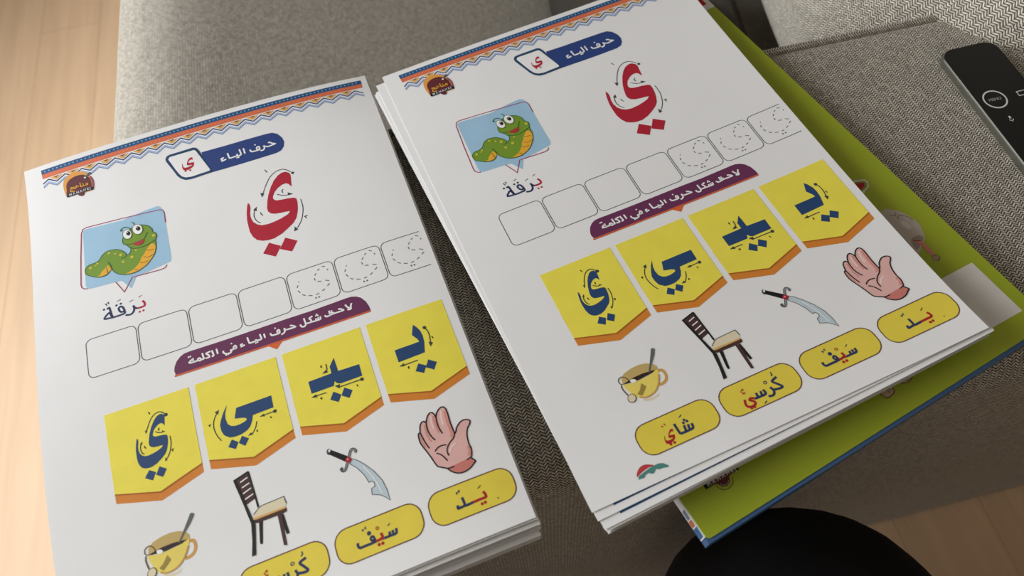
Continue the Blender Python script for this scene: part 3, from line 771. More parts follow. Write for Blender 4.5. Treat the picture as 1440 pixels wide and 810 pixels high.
  ('green',3,'poly',0,"28.13,84.4,28.71,82.44,30.74,81.06,33.75,80.9,35.99,79.87,37.94,77.32,40.25,75.73,43.31,75.57,46.47,76.56,49.08,78.74,50.39,80.67,50.88,82.26,52.68,81.59,53.42,79.65,53.45,78.54,52.71,77.39,51.6,75.54,50.01,74.05,49.71,71.94,50.11,69.83,51.59,67.57,54.51,65.31,57.31,64.14,60.38,64.51,62.51,65.37,64.56,66.78,66.22,69.47,66.57,71.91,68.12,73.68,68.17,75.98,67.35,77.93,67.21,80.7,66.8,83.92,65.5,87.31,63.93,89.46,61.42,92.32,59.09,93.85,55.48,95.41,52.04,95.66,48.7,94.97,45.46,93.3,43.15,90.73,42.09,88.39,40.66,90.01,38.83,91.45,36.28,91.51,33.79,90.78,30.57,88.67,28.59,86.78"),
  ('green_dark',4,'line',[0.42, 1, 1],"28.13,84.4,28.71,82.44,30.74,81.06,33.75,80.9,35.99,79.87,37.94,77.32,40.25,75.73,43.31,75.57,46.47,76.56,49.08,78.74,50.39,80.67,50.88,82.26,52.68,81.59,53.42,79.65,53.45,78.54,52.71,77.39,51.6,75.54,50.01,74.05,49.71,71.94,50.11,69.83,51.59,67.57,54.51,65.31,57.31,64.14,60.38,64.51,62.51,65.37,64.56,66.78,66.22,69.47,66.57,71.91,68.12,73.68,68.17,75.98,67.35,77.93,67.21,80.7,66.8,83.92,65.5,87.31,63.93,89.46,61.42,92.32,59.09,93.85,55.48,95.41,52.04,95.66,48.7,94.97,45.46,93.3,43.15,90.73,42.09,88.39,40.66,90.01,38.83,91.45,36.28,91.51,33.79,90.78,30.57,88.67,28.59,86.78"),
  ('gold',4,'poly',0,"66.38,80.37,64.7,79.69,62.98,81.25,61.46,82.89,60.11,85.14,58.61,86.77,57.22,89.53,55.48,91.58,53.37,93.2,50.92,94.13,48.74,94.61,52.06,95.4,55.51,95.15,59.11,93.7,61.46,92.06,64.21,89.01,65.84,86.33,66.81,82.8"),
  ('green_dark',5,'line',[0.3, 1, 0],"61.46,82.89,63.1,83.83,65.49,83.95"),
  ('green_dark',5,'line',[0.3, 1, 0],"59.68,86.92,61.93,88.1,65.06,87.41"),
  ('green_dark',5,'line',[0.3, 1, 0],"57.39,89.87,59.01,90.8,61.64,90.48"),
  ('green_dark',5,'line',[0.3, 1, 0],"53.78,93.36,55.6,94.37"),
  ('gold',4,'poly',0,"42.04,88.92,40.68,85.08,39.3,86.17,37,87.99,35.54,90.13,33.84,90.25,35.88,91.24,38.87,90.92"),
  ('green_dark',5,'line',[0.35, 1, 0],"39.6,86.57,39.79,90.2"),
  ('green_dark',5,'line',[0.35, 1, 0],"50.88,82.26,49.9,83.26,47.75,83.23"),
  ('green_dark',5,'line',[0.55, 1, 0],"40.64,83.13,41.69,85.76,42.09,88.39"),
  ('green_dark',5,'line',[0.4, 1, 0],"52.71,77.39,55.54,79.38,59.84,79.99,64.35,78.98,67.14,77.84"),
  ('spot',4,'dot',0.75,"41.64,77.13"),
  ('spot',4,'dot',0.9,"47.77,80.84"),
  ('spot',4,'dot',0.6,"44.92,79.02"),
  ('spot',4,'dot',0.95,"53.52,84.71"),
  ('spot',4,'dot',0.8,"48.54,86.04"),
  ('spot',4,'dot',0.65,"34.95,81.94"),
  ('spot',4,'dot',0.75,"30.98,83.37"),
  ('spot',4,'dot',0.6,"56.17,80.76"),
  ('spot',4,'dot',0.9,"66.68,74.52"),
  ('spot',4,'dot',0.4,"33.8,82.86"),
  ('green_dark',5,'line',[0.45, 1, 0],"51.24,74.83,54.2,75.74,57.74,75.47,61.36,74.66,62.75,72.37,63.79,71.07"),
  ('mouth',6,'poly',0,"54.22,75.58,57.29,75.57,59.99,75.07,61.74,75.21,60.58,77.46,58.72,78.41,56.59,77.89,55.21,76.54"),
  ('green_dark',5,'line',[0.45, 1, 0],"49.75,64.25,50.32,63.04,52.13,62.79,54.19,64.2,55.62,66.45"),
  ('green_dark',5,'line',[0.45, 1, 0],"56.02,60.73,57.18,62.24,56.82,64.52,55.81,66.3"),
  ('green_dark',5,'dot',0.65,"49.66,64.21"),
  ('white',6,'poly',0,"55.11,69.28,54.88,70.21,54.45,70.96,53.85,71.45,53.14,71.63,52.39,71.49,51.68,71.04,51.07,70.33,50.63,69.42,50.39,68.4,50.38,67.37,50.6,66.43,51.04,65.68,51.64,65.19,52.35,65.01,53.1,65.15,53.82,65.6,54.43,66.32,54.87,67.23,55.11,68.25"),
  ('white',6,'poly',0,"61.33,68.06,61.07,69.06,60.57,69.85,59.88,70.36,59.07,70.53,58.21,70.36,57.4,69.86,56.7,69.07,56.19,68.08,55.91,66.98,55.9,65.87,56.16,64.88,56.66,64.08,57.35,63.57,58.17,63.39,59.03,63.56,59.85,64.07,60.55,64.86,61.06,65.86,61.32,66.96"),
  ('green_dark',7,'line',[0.25, 1, 1],"55.15,69.3,54.83,70.46,54.19,71.29,53.33,71.67,52.39,71.55,51.49,70.93,50.79,69.92,50.38,68.66,50.34,67.35,50.65,66.19,51.29,65.35,52.16,64.96,53.11,65.09,54.01,65.71,54.71,66.73,55.11,67.99"),
  ('green_dark',7,'line',[0.25, 1, 1],"61.37,68.08,61,69.32,60.27,70.19,59.29,70.58,58.2,70.42,57.19,69.73,56.38,68.63,55.92,67.27,55.86,65.86,56.23,64.62,56.96,63.73,57.95,63.34,59.04,63.51,60.06,64.2,60.86,65.31,61.32,66.68"),
  ('black',7,'poly',0,"54.52,68.3,54.41,68.75,54.2,69.11,53.92,69.35,53.59,69.45,53.24,69.39,52.91,69.17,52.63,68.83,52.43,68.4,52.32,67.9,52.32,67.41,52.42,66.96,52.63,66.59,52.91,66.35,53.24,66.26,53.59,66.32,53.92,66.53,54.2,66.87,54.41,67.31,54.52,67.8"),
  ('black',7,'poly',0,"60.25,67.05,60.13,67.51,59.91,67.86,59.59,68.09,59.22,68.17,58.84,68.09,58.47,67.87,58.15,67.51,57.92,67.06,57.8,66.56,57.79,66.06,57.91,65.61,58.14,65.25,58.45,65.02,58.82,64.94,59.21,65.02,59.58,65.25,59.9,65.61,60.13,66.06,60.25,66.56"),
  ('white',8,'dot',0.3,"53.06,67.14"),
  ('white',8,'dot',0.32,"58.62,65.82"),
 ],
 'caterpillar_word': [
  ('red',1,'line',[1.15, 1, 0],"55.69,115.2,56.59,116.86,56.48,118.63,54.97,119.06,52.69,119.03"),
  ('red',1,'dot',0.62,"53.57,121.64"),
  ('red',1,'dot',0.62,"55.56,121.56"),
  ('red',1,'line',[0.4, 0, 0],"53.91,112.41,55.77,111.57"),
  ('word_navy',1,'line',[1.15, 1, 0],"52.69,119.03,51.54,118.22,50.61,116.4"),
  ('word_navy',1,'line',[1.15, 1, 0],"51.04,117.09,50.87,119.49,49.65,121.21,47.9,121.44,46.31,120.86"),
  ('word_navy',1,'line',[1.15, 1, 0],"43.47,117.08,43.22,115.43,44.04,114.62,45.22,115.2,45.93,117.28,45.96,119.45,43.95,119.83,41.48,119.92,39.44,119.87"),
  ('word_navy',1,'line',[1.15, 1, 0],"43.47,117.08,44.32,118.08,45.74,118.38"),
  ('word_navy',1,'line',[1.15, 1, 0],"39.65,119.75,39.09,116.88,38.68,113.63,38.11,112.63"),
  ('word_navy',1,'line',[1.15, 1, 0],"39.24,119.75,35.61,119.17,37.02,117.08,38.44,116.37,39.31,119.01"),
  ('word_navy',1,'dot',0.66,"42.24,113.03"),
  ('word_navy',1,'dot',0.66,"44.5,112.84"),
  ('word_navy',1,'dot',0.66,"35.75,113.24"),
  ('word_navy',1,'dot',0.66,"37.76,113.27"),
  ('word_navy',1,'line',[0.4, 0, 0],"48.93,113.4,51.07,112.85"),
  ('word_navy',1,'line',[0.4, 0, 0],"42.75,110.69,44.9,109.98"),
  ('word_navy',1,'line',[0.4, 0, 0],"36.52,109.93,37.65,111.26"),
  ('word_navy',1,'line',[0.4, 0, 0],"37.12,109.65,37.37,111.56"),
  ('word_navy',1,'line',[0.4, 0, 0],"37.98,109.31,38.68,110.79"),
  ('word_navy',1,'line',[0.4, 0, 0],"38.03,110.17,38.73,109.25"),
 ],
 'tracing_box#0': [
  ('line_grey',1,'line',[0.42, 0, 1],"25.05,132,25.21,131.01,25.66,130.12,26.37,129.41,27.26,128.96,28.25,128.8,47.35,128.8,48.34,128.96,49.23,129.41,49.94,130.12,50.39,131.01,50.55,132,50.55,148.7,50.39,149.69,49.94,150.58,49.23,151.29,48.34,151.74,47.35,151.9,28.25,151.9,27.26,151.74,26.37,151.29,25.66,150.58,25.21,149.69,25.05,148.7"),
 ],
 'tracing_box#1': [
  ('line_grey',1,'line',[0.42, 0, 1],"51.55,132,51.71,131.01,52.16,130.12,52.87,129.41,53.76,128.96,54.75,128.8,73.85,128.8,74.84,128.96,75.73,129.41,76.44,130.12,76.89,131.01,77.05,132,77.05,148.7,76.89,149.69,76.44,150.58,75.73,151.29,74.84,151.74,73.85,151.9,54.75,151.9,53.76,151.74,52.87,151.29,52.16,150.58,51.71,149.69,51.55,148.7"),
 ],
 'tracing_box#2': [
  ('line_grey',1,'line',[0.42, 0, 1],"78.05,132,78.21,131.01,78.66,130.12,79.37,129.41,80.26,128.96,81.25,128.8,100.35,128.8,101.34,128.96,102.23,129.41,102.94,130.12,103.39,131.01,103.55,132,103.55,148.7,103.39,149.69,102.94,150.58,102.23,151.29,101.34,151.74,100.35,151.9,81.25,151.9,80.26,151.74,79.37,151.29,78.66,150.58,78.21,149.69,78.05,148.7"),
 ],
 'tracing_box#3': [
  ('line_grey',1,'line',[0.42, 0, 1],"104.55,132,104.71,131.01,105.16,130.12,105.87,129.41,106.76,128.96,107.75,128.8,126.85,128.8,127.84,128.96,128.73,129.41,129.44,130.12,129.89,131.01,130.05,132,130.05,148.7,129.89,149.69,129.44,150.58,128.73,151.29,127.84,151.74,126.85,151.9,107.75,151.9,106.76,151.74,105.87,151.29,105.16,150.58,104.71,149.69,104.55,148.7"),
 ],
 'tracing_box#4': [
  ('line_grey',1,'line',[0.42, 0, 1],"131.05,132,131.21,131.01,131.66,130.12,132.37,129.41,133.26,128.96,134.25,128.8,153.35,128.8,154.34,128.96,155.23,129.41,155.94,130.12,156.39,131.01,156.55,132,156.55,148.7,156.39,149.69,155.94,150.58,155.23,151.29,154.34,151.74,153.35,151.9,134.25,151.9,133.26,151.74,132.37,151.29,131.66,150.58,131.21,149.69,131.05,148.7"),
  ('dash_grey',1,'line',[0.5, 0, 0],"150.8,130.68,152.35,131.59"),
  ('dash_grey',1,'line',[0.5, 0, 0],"147.9,132.46,149.13,131.72"),
  ('dash_grey',1,'line',[0.5, 0, 0],"145.81,134.98,146.88,133.81"),
  ('dash_grey',1,'line',[0.5, 0, 0],"145.13,136.56,145.43,138.12"),
  ('dash_grey',1,'line',[0.5, 0, 0],"146.41,139.16,148.32,139.78"),
  ('dash_grey',1,'line',[0.5, 0, 0],"150.46,139.98,152.39,141.09"),
  ('dash_grey',1,'line',[0.5, 0, 0],"150.74,143.89,152.28,142.79"),
  ('dash_grey',1,'line',[0.5, 0, 0],"147.42,145.93,149.09,145.15"),
  ('dash_grey',1,'line',[0.5, 0, 0],"143.83,146.79,145.59,146.68"),
  ('dash_grey',1,'line',[0.5, 0, 0],"139.92,145.92,141.92,146.63"),
  ('dash_grey',1,'line',[0.5, 0, 0],"136.88,144.05,138.48,145.22"),
  ('dash_grey',1,'line',[0.5, 0, 0],"135.31,140.8,136.14,142.55"),
  ('dash_grey',1,'line',[0.5, 0, 0],"135.21,138.93,135.96,137.5"),
  ('dash_grey',1,'line',[0.5, 0, 0],"136.6,135.81,137.22,135.38"),
  ('dash_grey',1,'line',[0.5, 0, 0],"153.08,133.35,153.37,134.34"),
  ('dash_grey',1,'dot',0.5,"143.36,148.77"),
  ('dash_grey',1,'dot',0.5,"145.07,148.86"),
 ],
 'tracing_box#5': [
  ('line_grey',1,'line',[0.42, 0, 1],"157.55,132,157.71,131.01,158.16,130.12,158.87,129.41,159.76,128.96,160.75,128.8,179.85,128.8,180.84,128.96,181.73,129.41,182.44,130.12,182.89,131.01,183.05,132,183.05,148.7,182.89,149.69,182.44,150.58,181.73,151.29,180.84,151.74,179.85,151.9,160.75,151.9,159.76,151.74,158.87,151.29,158.16,150.58,157.71,149.69,157.55,148.7"),
  ('dash_grey',1,'line',[0.5, 0, 0],"177.3,130.68,178.85,131.59"),
  ('dash_grey',1,'line',[0.5, 0, 0],"174.4,132.46,175.63,131.72"),
  ('dash_grey',1,'line',[0.5, 0, 0],"172.31,134.98,173.38,133.81"),
  ('dash_grey',1,'line',[0.5, 0, 0],"171.63,136.56,171.93,138.12"),
  ('dash_grey',1,'line',[0.5, 0, 0],"172.91,139.16,174.82,139.78"),
  ('dash_grey',1,'line',[0.5, 0, 0],"176.96,139.98,178.89,141.09"),
  ('dash_grey',1,'line',[0.5, 0, 0],"177.24,143.89,178.78,142.79"),
  ('dash_grey',1,'line',[0.5, 0, 0],"173.92,145.93,175.59,145.15"),
  ('dash_grey',1,'line',[0.5, 0, 0],"170.33,146.79,172.09,146.68"),
  ('dash_grey',1,'line',[0.5, 0, 0],"166.42,145.92,168.42,146.63"),
  ('dash_grey',1,'line',[0.5, 0, 0],"163.38,144.05,164.98,145.22"),
  ('dash_grey',1,'line',[0.5, 0, 0],"161.81,140.8,162.64,142.55"),
  ('dash_grey',1,'line',[0.5, 0, 0],"161.71,138.93,162.46,137.5"),
  ('dash_grey',1,'line',[0.5, 0, 0],"163.1,135.81,163.72,135.38"),
  ('dash_grey',1,'line',[0.5, 0, 0],"179.58,133.35,179.87,134.34"),
  ('dash_grey',1,'dot',0.5,"169.86,148.77"),
  ('dash_grey',1,'dot',0.5,"171.57,148.86"),
 ],
 'tracing_box#6': [
  ('line_grey',1,'line',[0.42, 0, 0],"206.6,128.8,187.25,128.8,186.26,128.96,185.37,129.41,184.66,130.12,184.21,131.01,184.05,132,184.05,148.7,184.21,149.69,184.66,150.58,185.37,151.29,186.26,151.74,187.25,151.9,206.6,151.9"),
  ('dash_grey',1,'line',[0.5, 0, 0],"203.8,130.68,205.35,131.59"),
  ('dash_grey',1,'line',[0.5, 0, 0],"200.9,132.46,202.13,131.72"),
  ('dash_grey',1,'line',[0.5, 0, 0],"198.81,134.98,199.88,133.81"),
  ('dash_grey',1,'line',[0.5, 0, 0],"198.13,136.56,198.43,138.12"),
  ('dash_grey',1,'line',[0.5, 0, 0],"199.41,139.16,201.32,139.78"),
  ('dash_grey',1,'line',[0.5, 0, 0],"203.46,139.98,205.39,141.09"),
  ('dash_grey',1,'line',[0.5, 0, 0],"203.74,143.89,205.28,142.79"),
  ('dash_grey',1,'line',[0.5, 0, 0],"200.42,145.93,202.09,145.15"),
  ('dash_grey',1,'line',[0.5, 0, 0],"196.83,146.79,198.59,146.68"),
  ('dash_grey',1,'line',[0.5, 0, 0],"192.92,145.92,194.92,146.63"),
  ('dash_grey',1,'line',[0.5, 0, 0],"189.88,144.05,191.48,145.22"),
  ('dash_grey',1,'line',[0.5, 0, 0],"188.31,140.8,189.14,142.55"),
  ('dash_grey',1,'line',[0.5, 0, 0],"188.21,138.93,188.96,137.5"),
  ('dash_grey',1,'line',[0.5, 0, 0],"189.6,135.81,190.22,135.38"),
  ('dash_grey',1,'line',[0.5, 0, 0],"206.08,133.35,206.37,134.34"),
  ('dash_grey',1,'dot',0.5,"196.36,148.77"),
  ('dash_grey',1,'dot',0.5,"198.07,148.86"),
 ],
 'instruction_banner': [
  ('purple',1,'poly',0,"66.59,165.54,66.15,163.06,66.64,160.93,68.02,158.19,70.11,156.18,72.28,155.13,74.74,154.9,93.9,155.17,126.09,155.18,138.79,155.48,158.25,155.13,160.82,155.25,163.62,156.19,165.76,157.94,167.54,160.97,168.35,164.35,168.55,167.11"),
  ('rust',2,'line',[1.0, 0, 0],"65.99,166.14,168.3,167.41"),
  ('orange_tri',2,'poly',0,"113.75,167.17,121,167.21,117.47,170.58"),
  ('white',2,'line',[0.9, 1, 0],"156.81,158.73,157.44,160.31,158.71,161.74"),
  ('white',2,'line',[0.9, 1, 0],"160.25,159.12,159.46,160.48,159.1,162.2,158.05,162.28,157.22,161.84"),
  ('white',2,'line',[0.9, 1, 0],"152.7,160,153.72,160.21,155.23,161.53,153.35,161.67,151.44,161.6,150.38,161.57"),
  ('white',2,'line',[0.9, 1, 0],"150.38,161.57,148.86,161.65,147.08,161.93,145.83,161.82,145.23,160.77"),
  ('white',2,'line',[0.9, 1, 0],"148.04,161.52,148.79,160.57,149.82,160.89,149.97,161.65"),
  ('white',2,'line',[0.9, 1, 0],"148.02,158.99,147.93,160.57,147.96,161.84"),
  ('white',2,'line',[0.9, 1, 0],"142.82,160.49,142.78,161.72,142.26,162.16,138.95,162.1,137.71,161.99"),
  ('white',2,'line',[0.9, 1, 0],"141.72,160.64,141.51,162.05"),
  ('white',2,'line',[0.9, 1, 0],"140.46,160.77,140.32,162.07"),
  ('white',2,'line',[0.9, 1, 0],"139.08,158.82,137.23,159.46,137.8,160.69,137.8,161.93,136.44,161.97,134.96,161.97"),
  ('white',2,'line',[0.9, 1, 0],"134.51,158.35,134.65,160.15,134.75,161.93,134.09,163,132.83,162.98,132.1,162.09,132.04,161.22"),
  ('white',2,'line',[0.9, 1, 0],"126.77,159.83,127.76,160.13,129.28,161.49,127.45,161.58,125.57,161.51,124.52,161.48"),
  ('white',2,'line',[0.9, 1, 0],"124.52,161.48,123.94,160.85,123.44,160.06"),
  ('white',2,'line',[0.9, 1, 0],"123.6,160.51,123.56,162.07,122.66,162.93,121.46,163.08"),
  ('white',2,'line',[0.9, 1, 0],"120.76,161.43,120.12,161.46,119.81,160.55,120.37,159.89,121,160.3,120.99,161.52,120.42,162.07,118.34,162.01,116.9,161.87,116.37,161.02,116.36,160.24"),
  ('white',2,'line',[0.9, 1, 0],"113.04,159.29,113.13,160.54,113.19,161.88"),
  ('white',2,'dot',0.45,"149.16,159.56"),
  ('white',2,'dot',0.45,"140.81,159.27"),
  ('white',2,'dot',0.45,"141.79,159.47"),
  ('white',2,'dot',0.45,"141.38,158.65"),
  ('white',2,'dot',0.45,"119.18,158.33"),
  ('white',2,'line',[0.9, 1, 0],"110.99,158.71,111.19,160.25,111.35,161.53,110.64,161.97,109.63,161.81"),
  ('white',2,'line',[0.9, 1, 0],"109.63,161.81,108.6,161.78,108.58,160.81"),
  ('white',2,'line',[0.9, 1, 0],"108.6,161.78,106.72,161.9,105.09,161.77,104.85,160.86,104.57,159.05,104.54,158.07"),
  ('white',2,'line',[0.9, 1, 0],"101.73,160.96,100.9,160.97,100.55,161.31,101.12,162.02"),
  ('white',2,'line',[0.9, 1, 0],"102.59,161.88,101.1,162.15,100.27,162.16"),
  ('white',2,'line',[0.9, 1, 0],"97.04,160.72,97.71,160.42,98.13,161.06,98.03,162.08,97.2,162.13,96.76,161.38,97.04,160.72"),
  ('white',2,'line',[0.9, 1, 0],"98.03,162.08,96.37,162.18,95.14,162.17,95.41,162.95,94.68,163.61,93.27,163.52,92.14,162.98,91.37,162.01,91.57,161.08"),
  ('white',2,'line',[0.9, 1, 0],"88.31,158.6,88.47,160.09,88.59,161.81"),
  ('white',2,'line',[0.9, 1, 0],"85.94,158.61,86.26,160.41,86.42,161.9,85.39,162.01"),
  ('white',2,'line',[0.9, 1, 0],"85.28,158.92,82.98,159.35,83.98,160.69,84.18,161.96,82.17,161.87"),
  ('white',2,'line',[0.9, 1, 0],"81.1,158.37,81.24,160.08,81.37,161.79,80.16,161.83"),
  ('white',2,'line',[0.9, 1, 0],"80.16,161.83,79.7,160.89,78.93,160.59,78.42,161.33,79.3,162.15,80.07,161.89"),
  ('white',2,'line',[0.9, 1, 0],"78.57,161.67,76.94,161.79"),
  ('white',2,'line',[0.9, 1, 0],"76.94,161.79,74.16,161.54,74.7,160.58,75.64,160.24,76.14,160.67,76.21,161.78"),
  ('white',2,'line',[0.9, 1, 0],"76.21,161.78,76.12,160.52,76,159.44"),
  ('white',2,'dot',0.45,"108.09,162.93"),
  ('white',2,'dot',0.45,"109.1,162.85"),
  ('white',2,'dot',0.45,"96.19,158.56"),
  ('white',2,'dot',0.45,"92.52,164.08"),
  ('white',2,'dot',0.45,"93.59,164.03"),
  ('white',2,'dot',0.45,"74.19,158.06"),
  ('white',2,'dot',0.45,"75.08,158.04"),
 ],
 'letter_card#0': [
  ('card_orange',1,'poly',0,"30.4,200,71.6,200,71.8,220.1,51.2,226.2,30.7,220.1"),
  ('card_yellow',2,'poly',0,"30.3,174.5,71.5,174.5,71.7,215.4,51.1,221.7,30.6,215.4"),
  ('card_shade',3,'poly',0,"51.1,221.7,71.7,215.4,71.7,216,51.1,222.4,30.6,216,30.6,215.4"),
  ('navy',3,'poly',0,"57.6,190.46,58.19,185.87,57.92,184.66,56.98,183.76,55.77,183.7,54.43,184.38,52.92,186.03,51.55,188.38,50.33,191.28,49.64,193.69,49.11,196.47,49.24,197.84,49.9,198.83,51.11,199.44,52.96,199.73,54.36,199.83,55.46,200.08,54.63,200.99,52.59,201.81,50.62,202.32,48.45,202.58,46.62,202.33,45.34,201.5,44.38,200.14,43.95,198.34,43.97,196.71,44.47,194.28,44.44,192.94,44.03,192.05,43.62,193.28,43.11,195.71,42.79,198.2,42.75,200.78,42.89,203.73,43.49,205.88,44.4,207.45,45.88,208.36,47.44,208.73,49.31,208.69,51.55,207.84,53.67,206.45,55.58,204.96,56.68,203.46,57.4,201.45,57.85,199.65,58.14,197.43,58.09,195.73,57.35,195.17,55.74,194.79,54.08,194.63,52.68,194.41,51.8,193.95,51.44,193.24,51.6,192.3,52.35,190.74,53.53,189.51,54.89,188.69,56.13,188.5,56.88,189.07,57.32,190"),
  ('arrow',3,'line',[0.5, 1, 0],"58.46,184.41,57.35,183.11,56.01,182.34,54.25,182.58,52.31,183.89,50.68,186.34,49.57,188.62,48.81,190.34"),
  ('arrow',3,'poly',0,"48.22,189.5,49.35,190.22,48.37,191.51"),
  ('arrow',3,'line',[0.5, 1, 0],"52.88,191.89,54.15,192.88,55.51,193.35,56.37,193.29"),
  ('arrow',3,'poly',0,"56.05,192.38,57.56,193.6,55.99,193.61"),
  ('arrow',3,'line',[0.5, 1, 0],"59.27,196.54,59.36,199.26,59.07,201.46,58.17,204.38,56.96,206.49,56.22,207.32"),
  ('arrow',3,'poly',0,"55.21,208.36,56.45,207.96,55.62,206.44"),
  ('arrow',3,'line',[0.5, 1, 0],"46.43,201.28,45.53,200.28,45,198.43,45.13,196.85,45.57,195.55"),
  ('arrow',3,'poly',0,"46.31,194.52,45.05,195.57,46.03,196.29"),
  ('arrow',3,'dot',0.95,"58.91,185.04"),
  ('black',3,'line',[0.525, 0, 0],"51.04,180.63,51.55,181.94"),
  ('black',3,'line',[0.525, 0, 0],"55.03,190.62,54.47,191.08,54.67,192"),
  ('black',3,'line',[0.525, 0, 0],"59,203.74,60.04,203.66"),
  ('black',3,'line',[0.525, 0, 0],"59.23,203.76,59.53,204.7"),
  ('black',3,'line',[0.525, 0, 0],"47.02,197.21,47.08,197.96,47.49,198.68"),
  ('navy',3,'poly',0,"47.51,209.78,50.37,211.88,48.44,215.37,45.05,212.92"),
  ('navy',3,'poly',0,"52.37,209.73,55.45,212.17,53.19,215.43,50.28,213.24"),
 ],
 'letter_card#1': [
  ('card_orange',1,'poly',0,"74.88,200,116.08,200,116.28,220.1,95.68,226.2,75.18,220.1"),
  ('card_yellow',2,'poly',0,"74.78,174.5,115.98,174.5,116.18,215.4,95.58,221.7,75.08,215.4"),
  ('card_shade',3,'poly',0,"95.58,221.7,116.18,215.4,116.18,216,95.58,222.4,75.08,216,75.08,215.4"),
  ('navy',3,'poly',0,"92.14,194.31,109.69,194.3,109.52,200.84,99.12,201.06,98.28,203.74,96.93,206.19,95.1,207.59,92.19,208.55,89.07,208.66,86.46,208.14,84.13,206.13,83.24,203.56,83.04,200.3,84.15,197.32,85.89,194.11,88.08,191.13,86.48,195.21,86.16,198.1,86.64,200.86,87.91,202.42,89.71,203.22,92.41,203.34,94.86,202.81,95.96,202.18,95.72,201.36,94.49,200.65,90.39,199.55"),
  ('navy',3,'poly',0,"87.19,209.43,90.01,211.87,88.1,214.84,84.88,212.54"),
  ('navy',3,'poly',0,"92.14,209.45,95.11,211.88,92.7,214.91,90.02,212.41"),
  ('arrow',3,'dot',0.95,"109.77,203.03"),
  ('arrow',3,'line',[0.5, 0, 0],"108.98,203.02,104.23,203.08"),
  ('arrow',3,'poly',0,"102.05,203.17,104.39,202.28,104.7,203.87"),
  ('arrow',3,'line',[0.5, 1, 0],"100.35,204.77,99.47,207.19,97.84,209.51,96.7,210.33"),
  ('arrow',3,'poly',0,"94.97,210.65,96.51,209.33,97.59,210.76"),
  ('arrow',3,'line',[0.5, 1, 0],"82.4,208.25,80.87,204.94,80.04,200.83,80.42,197.57,81.63,195.04,82.64,193.7"),
  ('arrow',3,'poly',0,"83.97,192.14,81.63,192.79,83.16,194.56"),
  ('black',3,'line',[0.5, 0, 0],"107.02,204.84,107.5,205.93"),
  ('black',3,'line',[0.5, 0, 0],"99.93,209.2,99.47,209.52,99.7,210.33"),
  ('black',3,'line',[0.5, 0, 0],"77.75,198.4,79.02,198.22"),
  ('black',3,'line',[0.5, 0, 0],"78.14,198.38,78.38,199.24"),
 ],
 'letter_card#2': [
  ('card_orange',1,'poly',0,"119.36,200,160.56,200,160.76,220.1,140.16,226.2,119.66,220.1"),
  ('card_yellow',2,'poly',0,"119.26,174.5,160.46,174.5,160.66,215.4,140.06,221.7,119.56,215.4"),
  ('card_shade',3,'poly',0,"140.06,221.7,160.66,215.4,160.66,216,140.06,222.4,119.56,216,119.56,215.4"),
  ('navy',3,'poly',0,"128.64,194.26,140.64,194.08,140.64,190.26,143.73,186.29,144.12,194.1,154.93,194.54,154.8,201.16,143.56,201.16,142.04,200.42,141.09,198.82,140.11,201.13,128.8,201.05"),
  ('navy',3,'poly',0,"139.18,204.02,142.5,206.91,140.3,210.31,136.69,207.54"),
  ('navy',3,'poly',0,"144.81,203.91,148.28,206.79,145.87,210.26,142.43,207.5"),
  ('arrow',4,'dot',0.95,"154.12,202.93"),
  ('arrow',4,'line',[0.5, 0, 0],"154.12,202.93,142.74,202.77"),
  ('arrow',4,'poly',0,"140.56,201.44,143.19,201.33,142.42,203.54"),
  ('arrow',4,'line',[0.5, 0, 0],"135.75,203.18,130.56,202.96"),
  ('arrow',4,'poly',0,"128.14,203,130.75,202.15,131.03,204.03"),
  ('arrow',4,'line',[0.5, 0, 0],"139.21,188.19,139,191.58"),
  ('arrow',4,'poly',0,"136.17,192.78,138.49,191.14,139.17,192.89"),
  ('black',4,'line',[0.5, 0, 0],"136.92,187.97,136.37,188.53,136.75,189.34"),
  ('black',4,'line',[0.5, 0, 0],"132.18,204.94,133.36,205.05"),
  ('black',4,'line',[0.5, 0, 0],"132.51,204.89,132.92,205.85"),
  ('black',4,'line',[0.5, 0, 0],"150.98,204.74,151.35,205.96"),
 ],
 'letter_card#3': [
  ('card_orange',1,'poly',0,"163.84,200,205.04,200,205.24,220.1,184.64,226.2,164.14,220.1"),
  ('card_yellow',2,'poly',0,"163.74,174.5,204.94,174.5,205.14,215.4,184.54,221.7,164.04,215.4"),
  ('card_shade',3,'poly',0,"184.54,221.7,205.14,215.4,205.14,216,184.54,222.4,164.04,216,164.04,215.4"),
  ('navy',3,'poly',0,"173.82,193.96,186.87,193.94,186.51,192.36,184.51,188.91,186.66,183.54,188,185.44,189.23,188.36,189.56,191.4,189.24,195.12,187.75,200.69,173.81,201.12"),
  ('navy',3,'poly',0,"182.93,205.32,186.31,207.81,184.04,211.36,180.38,208.9"),
  ('navy',3,'poly',0,"188.21,205.09,191.89,207.93,189.31,211.44,185.8,208.76"),
  ('arrow',4,'dot',0.95,"191.7,187.25"),
  ('arrow',4,'line',[0.5, 1, 0],"191.7,187.25,192.64,189.71,192.77,192.67,192.15,196.5"),
  ('arrow',4,'poly',0,"191.51,198.77,191.23,195.81,193.25,196.89"),
  ('arrow',4,'line',[0.5, 0, 0],"183.07,203.51,175.99,203.57"),
  ('arrow',4,'poly',0,"173.55,203.52,176.1,202.5,176.07,204.25"),
  ('black',4,'line',[0.5, 0, 0],"193.64,193.25,194.11,194.74"),
  ('black',4,'line',[0.5, 0, 0],"178.12,205.16,177.53,205.47,177.82,206.42"),
 ],
 'chair_picture': [
  ('wood',1,'poly',0,"84.12,229.64,91.52,227.64,92.06,241.32,87.35,242.76"),
  ('white',2,'line',[0.55, 0, 0],"86.99,231.4,90.62,230.26"),
  ('white',2,'line',[0.55, 0, 0],"87.27,234.17,91.02,233.14"),
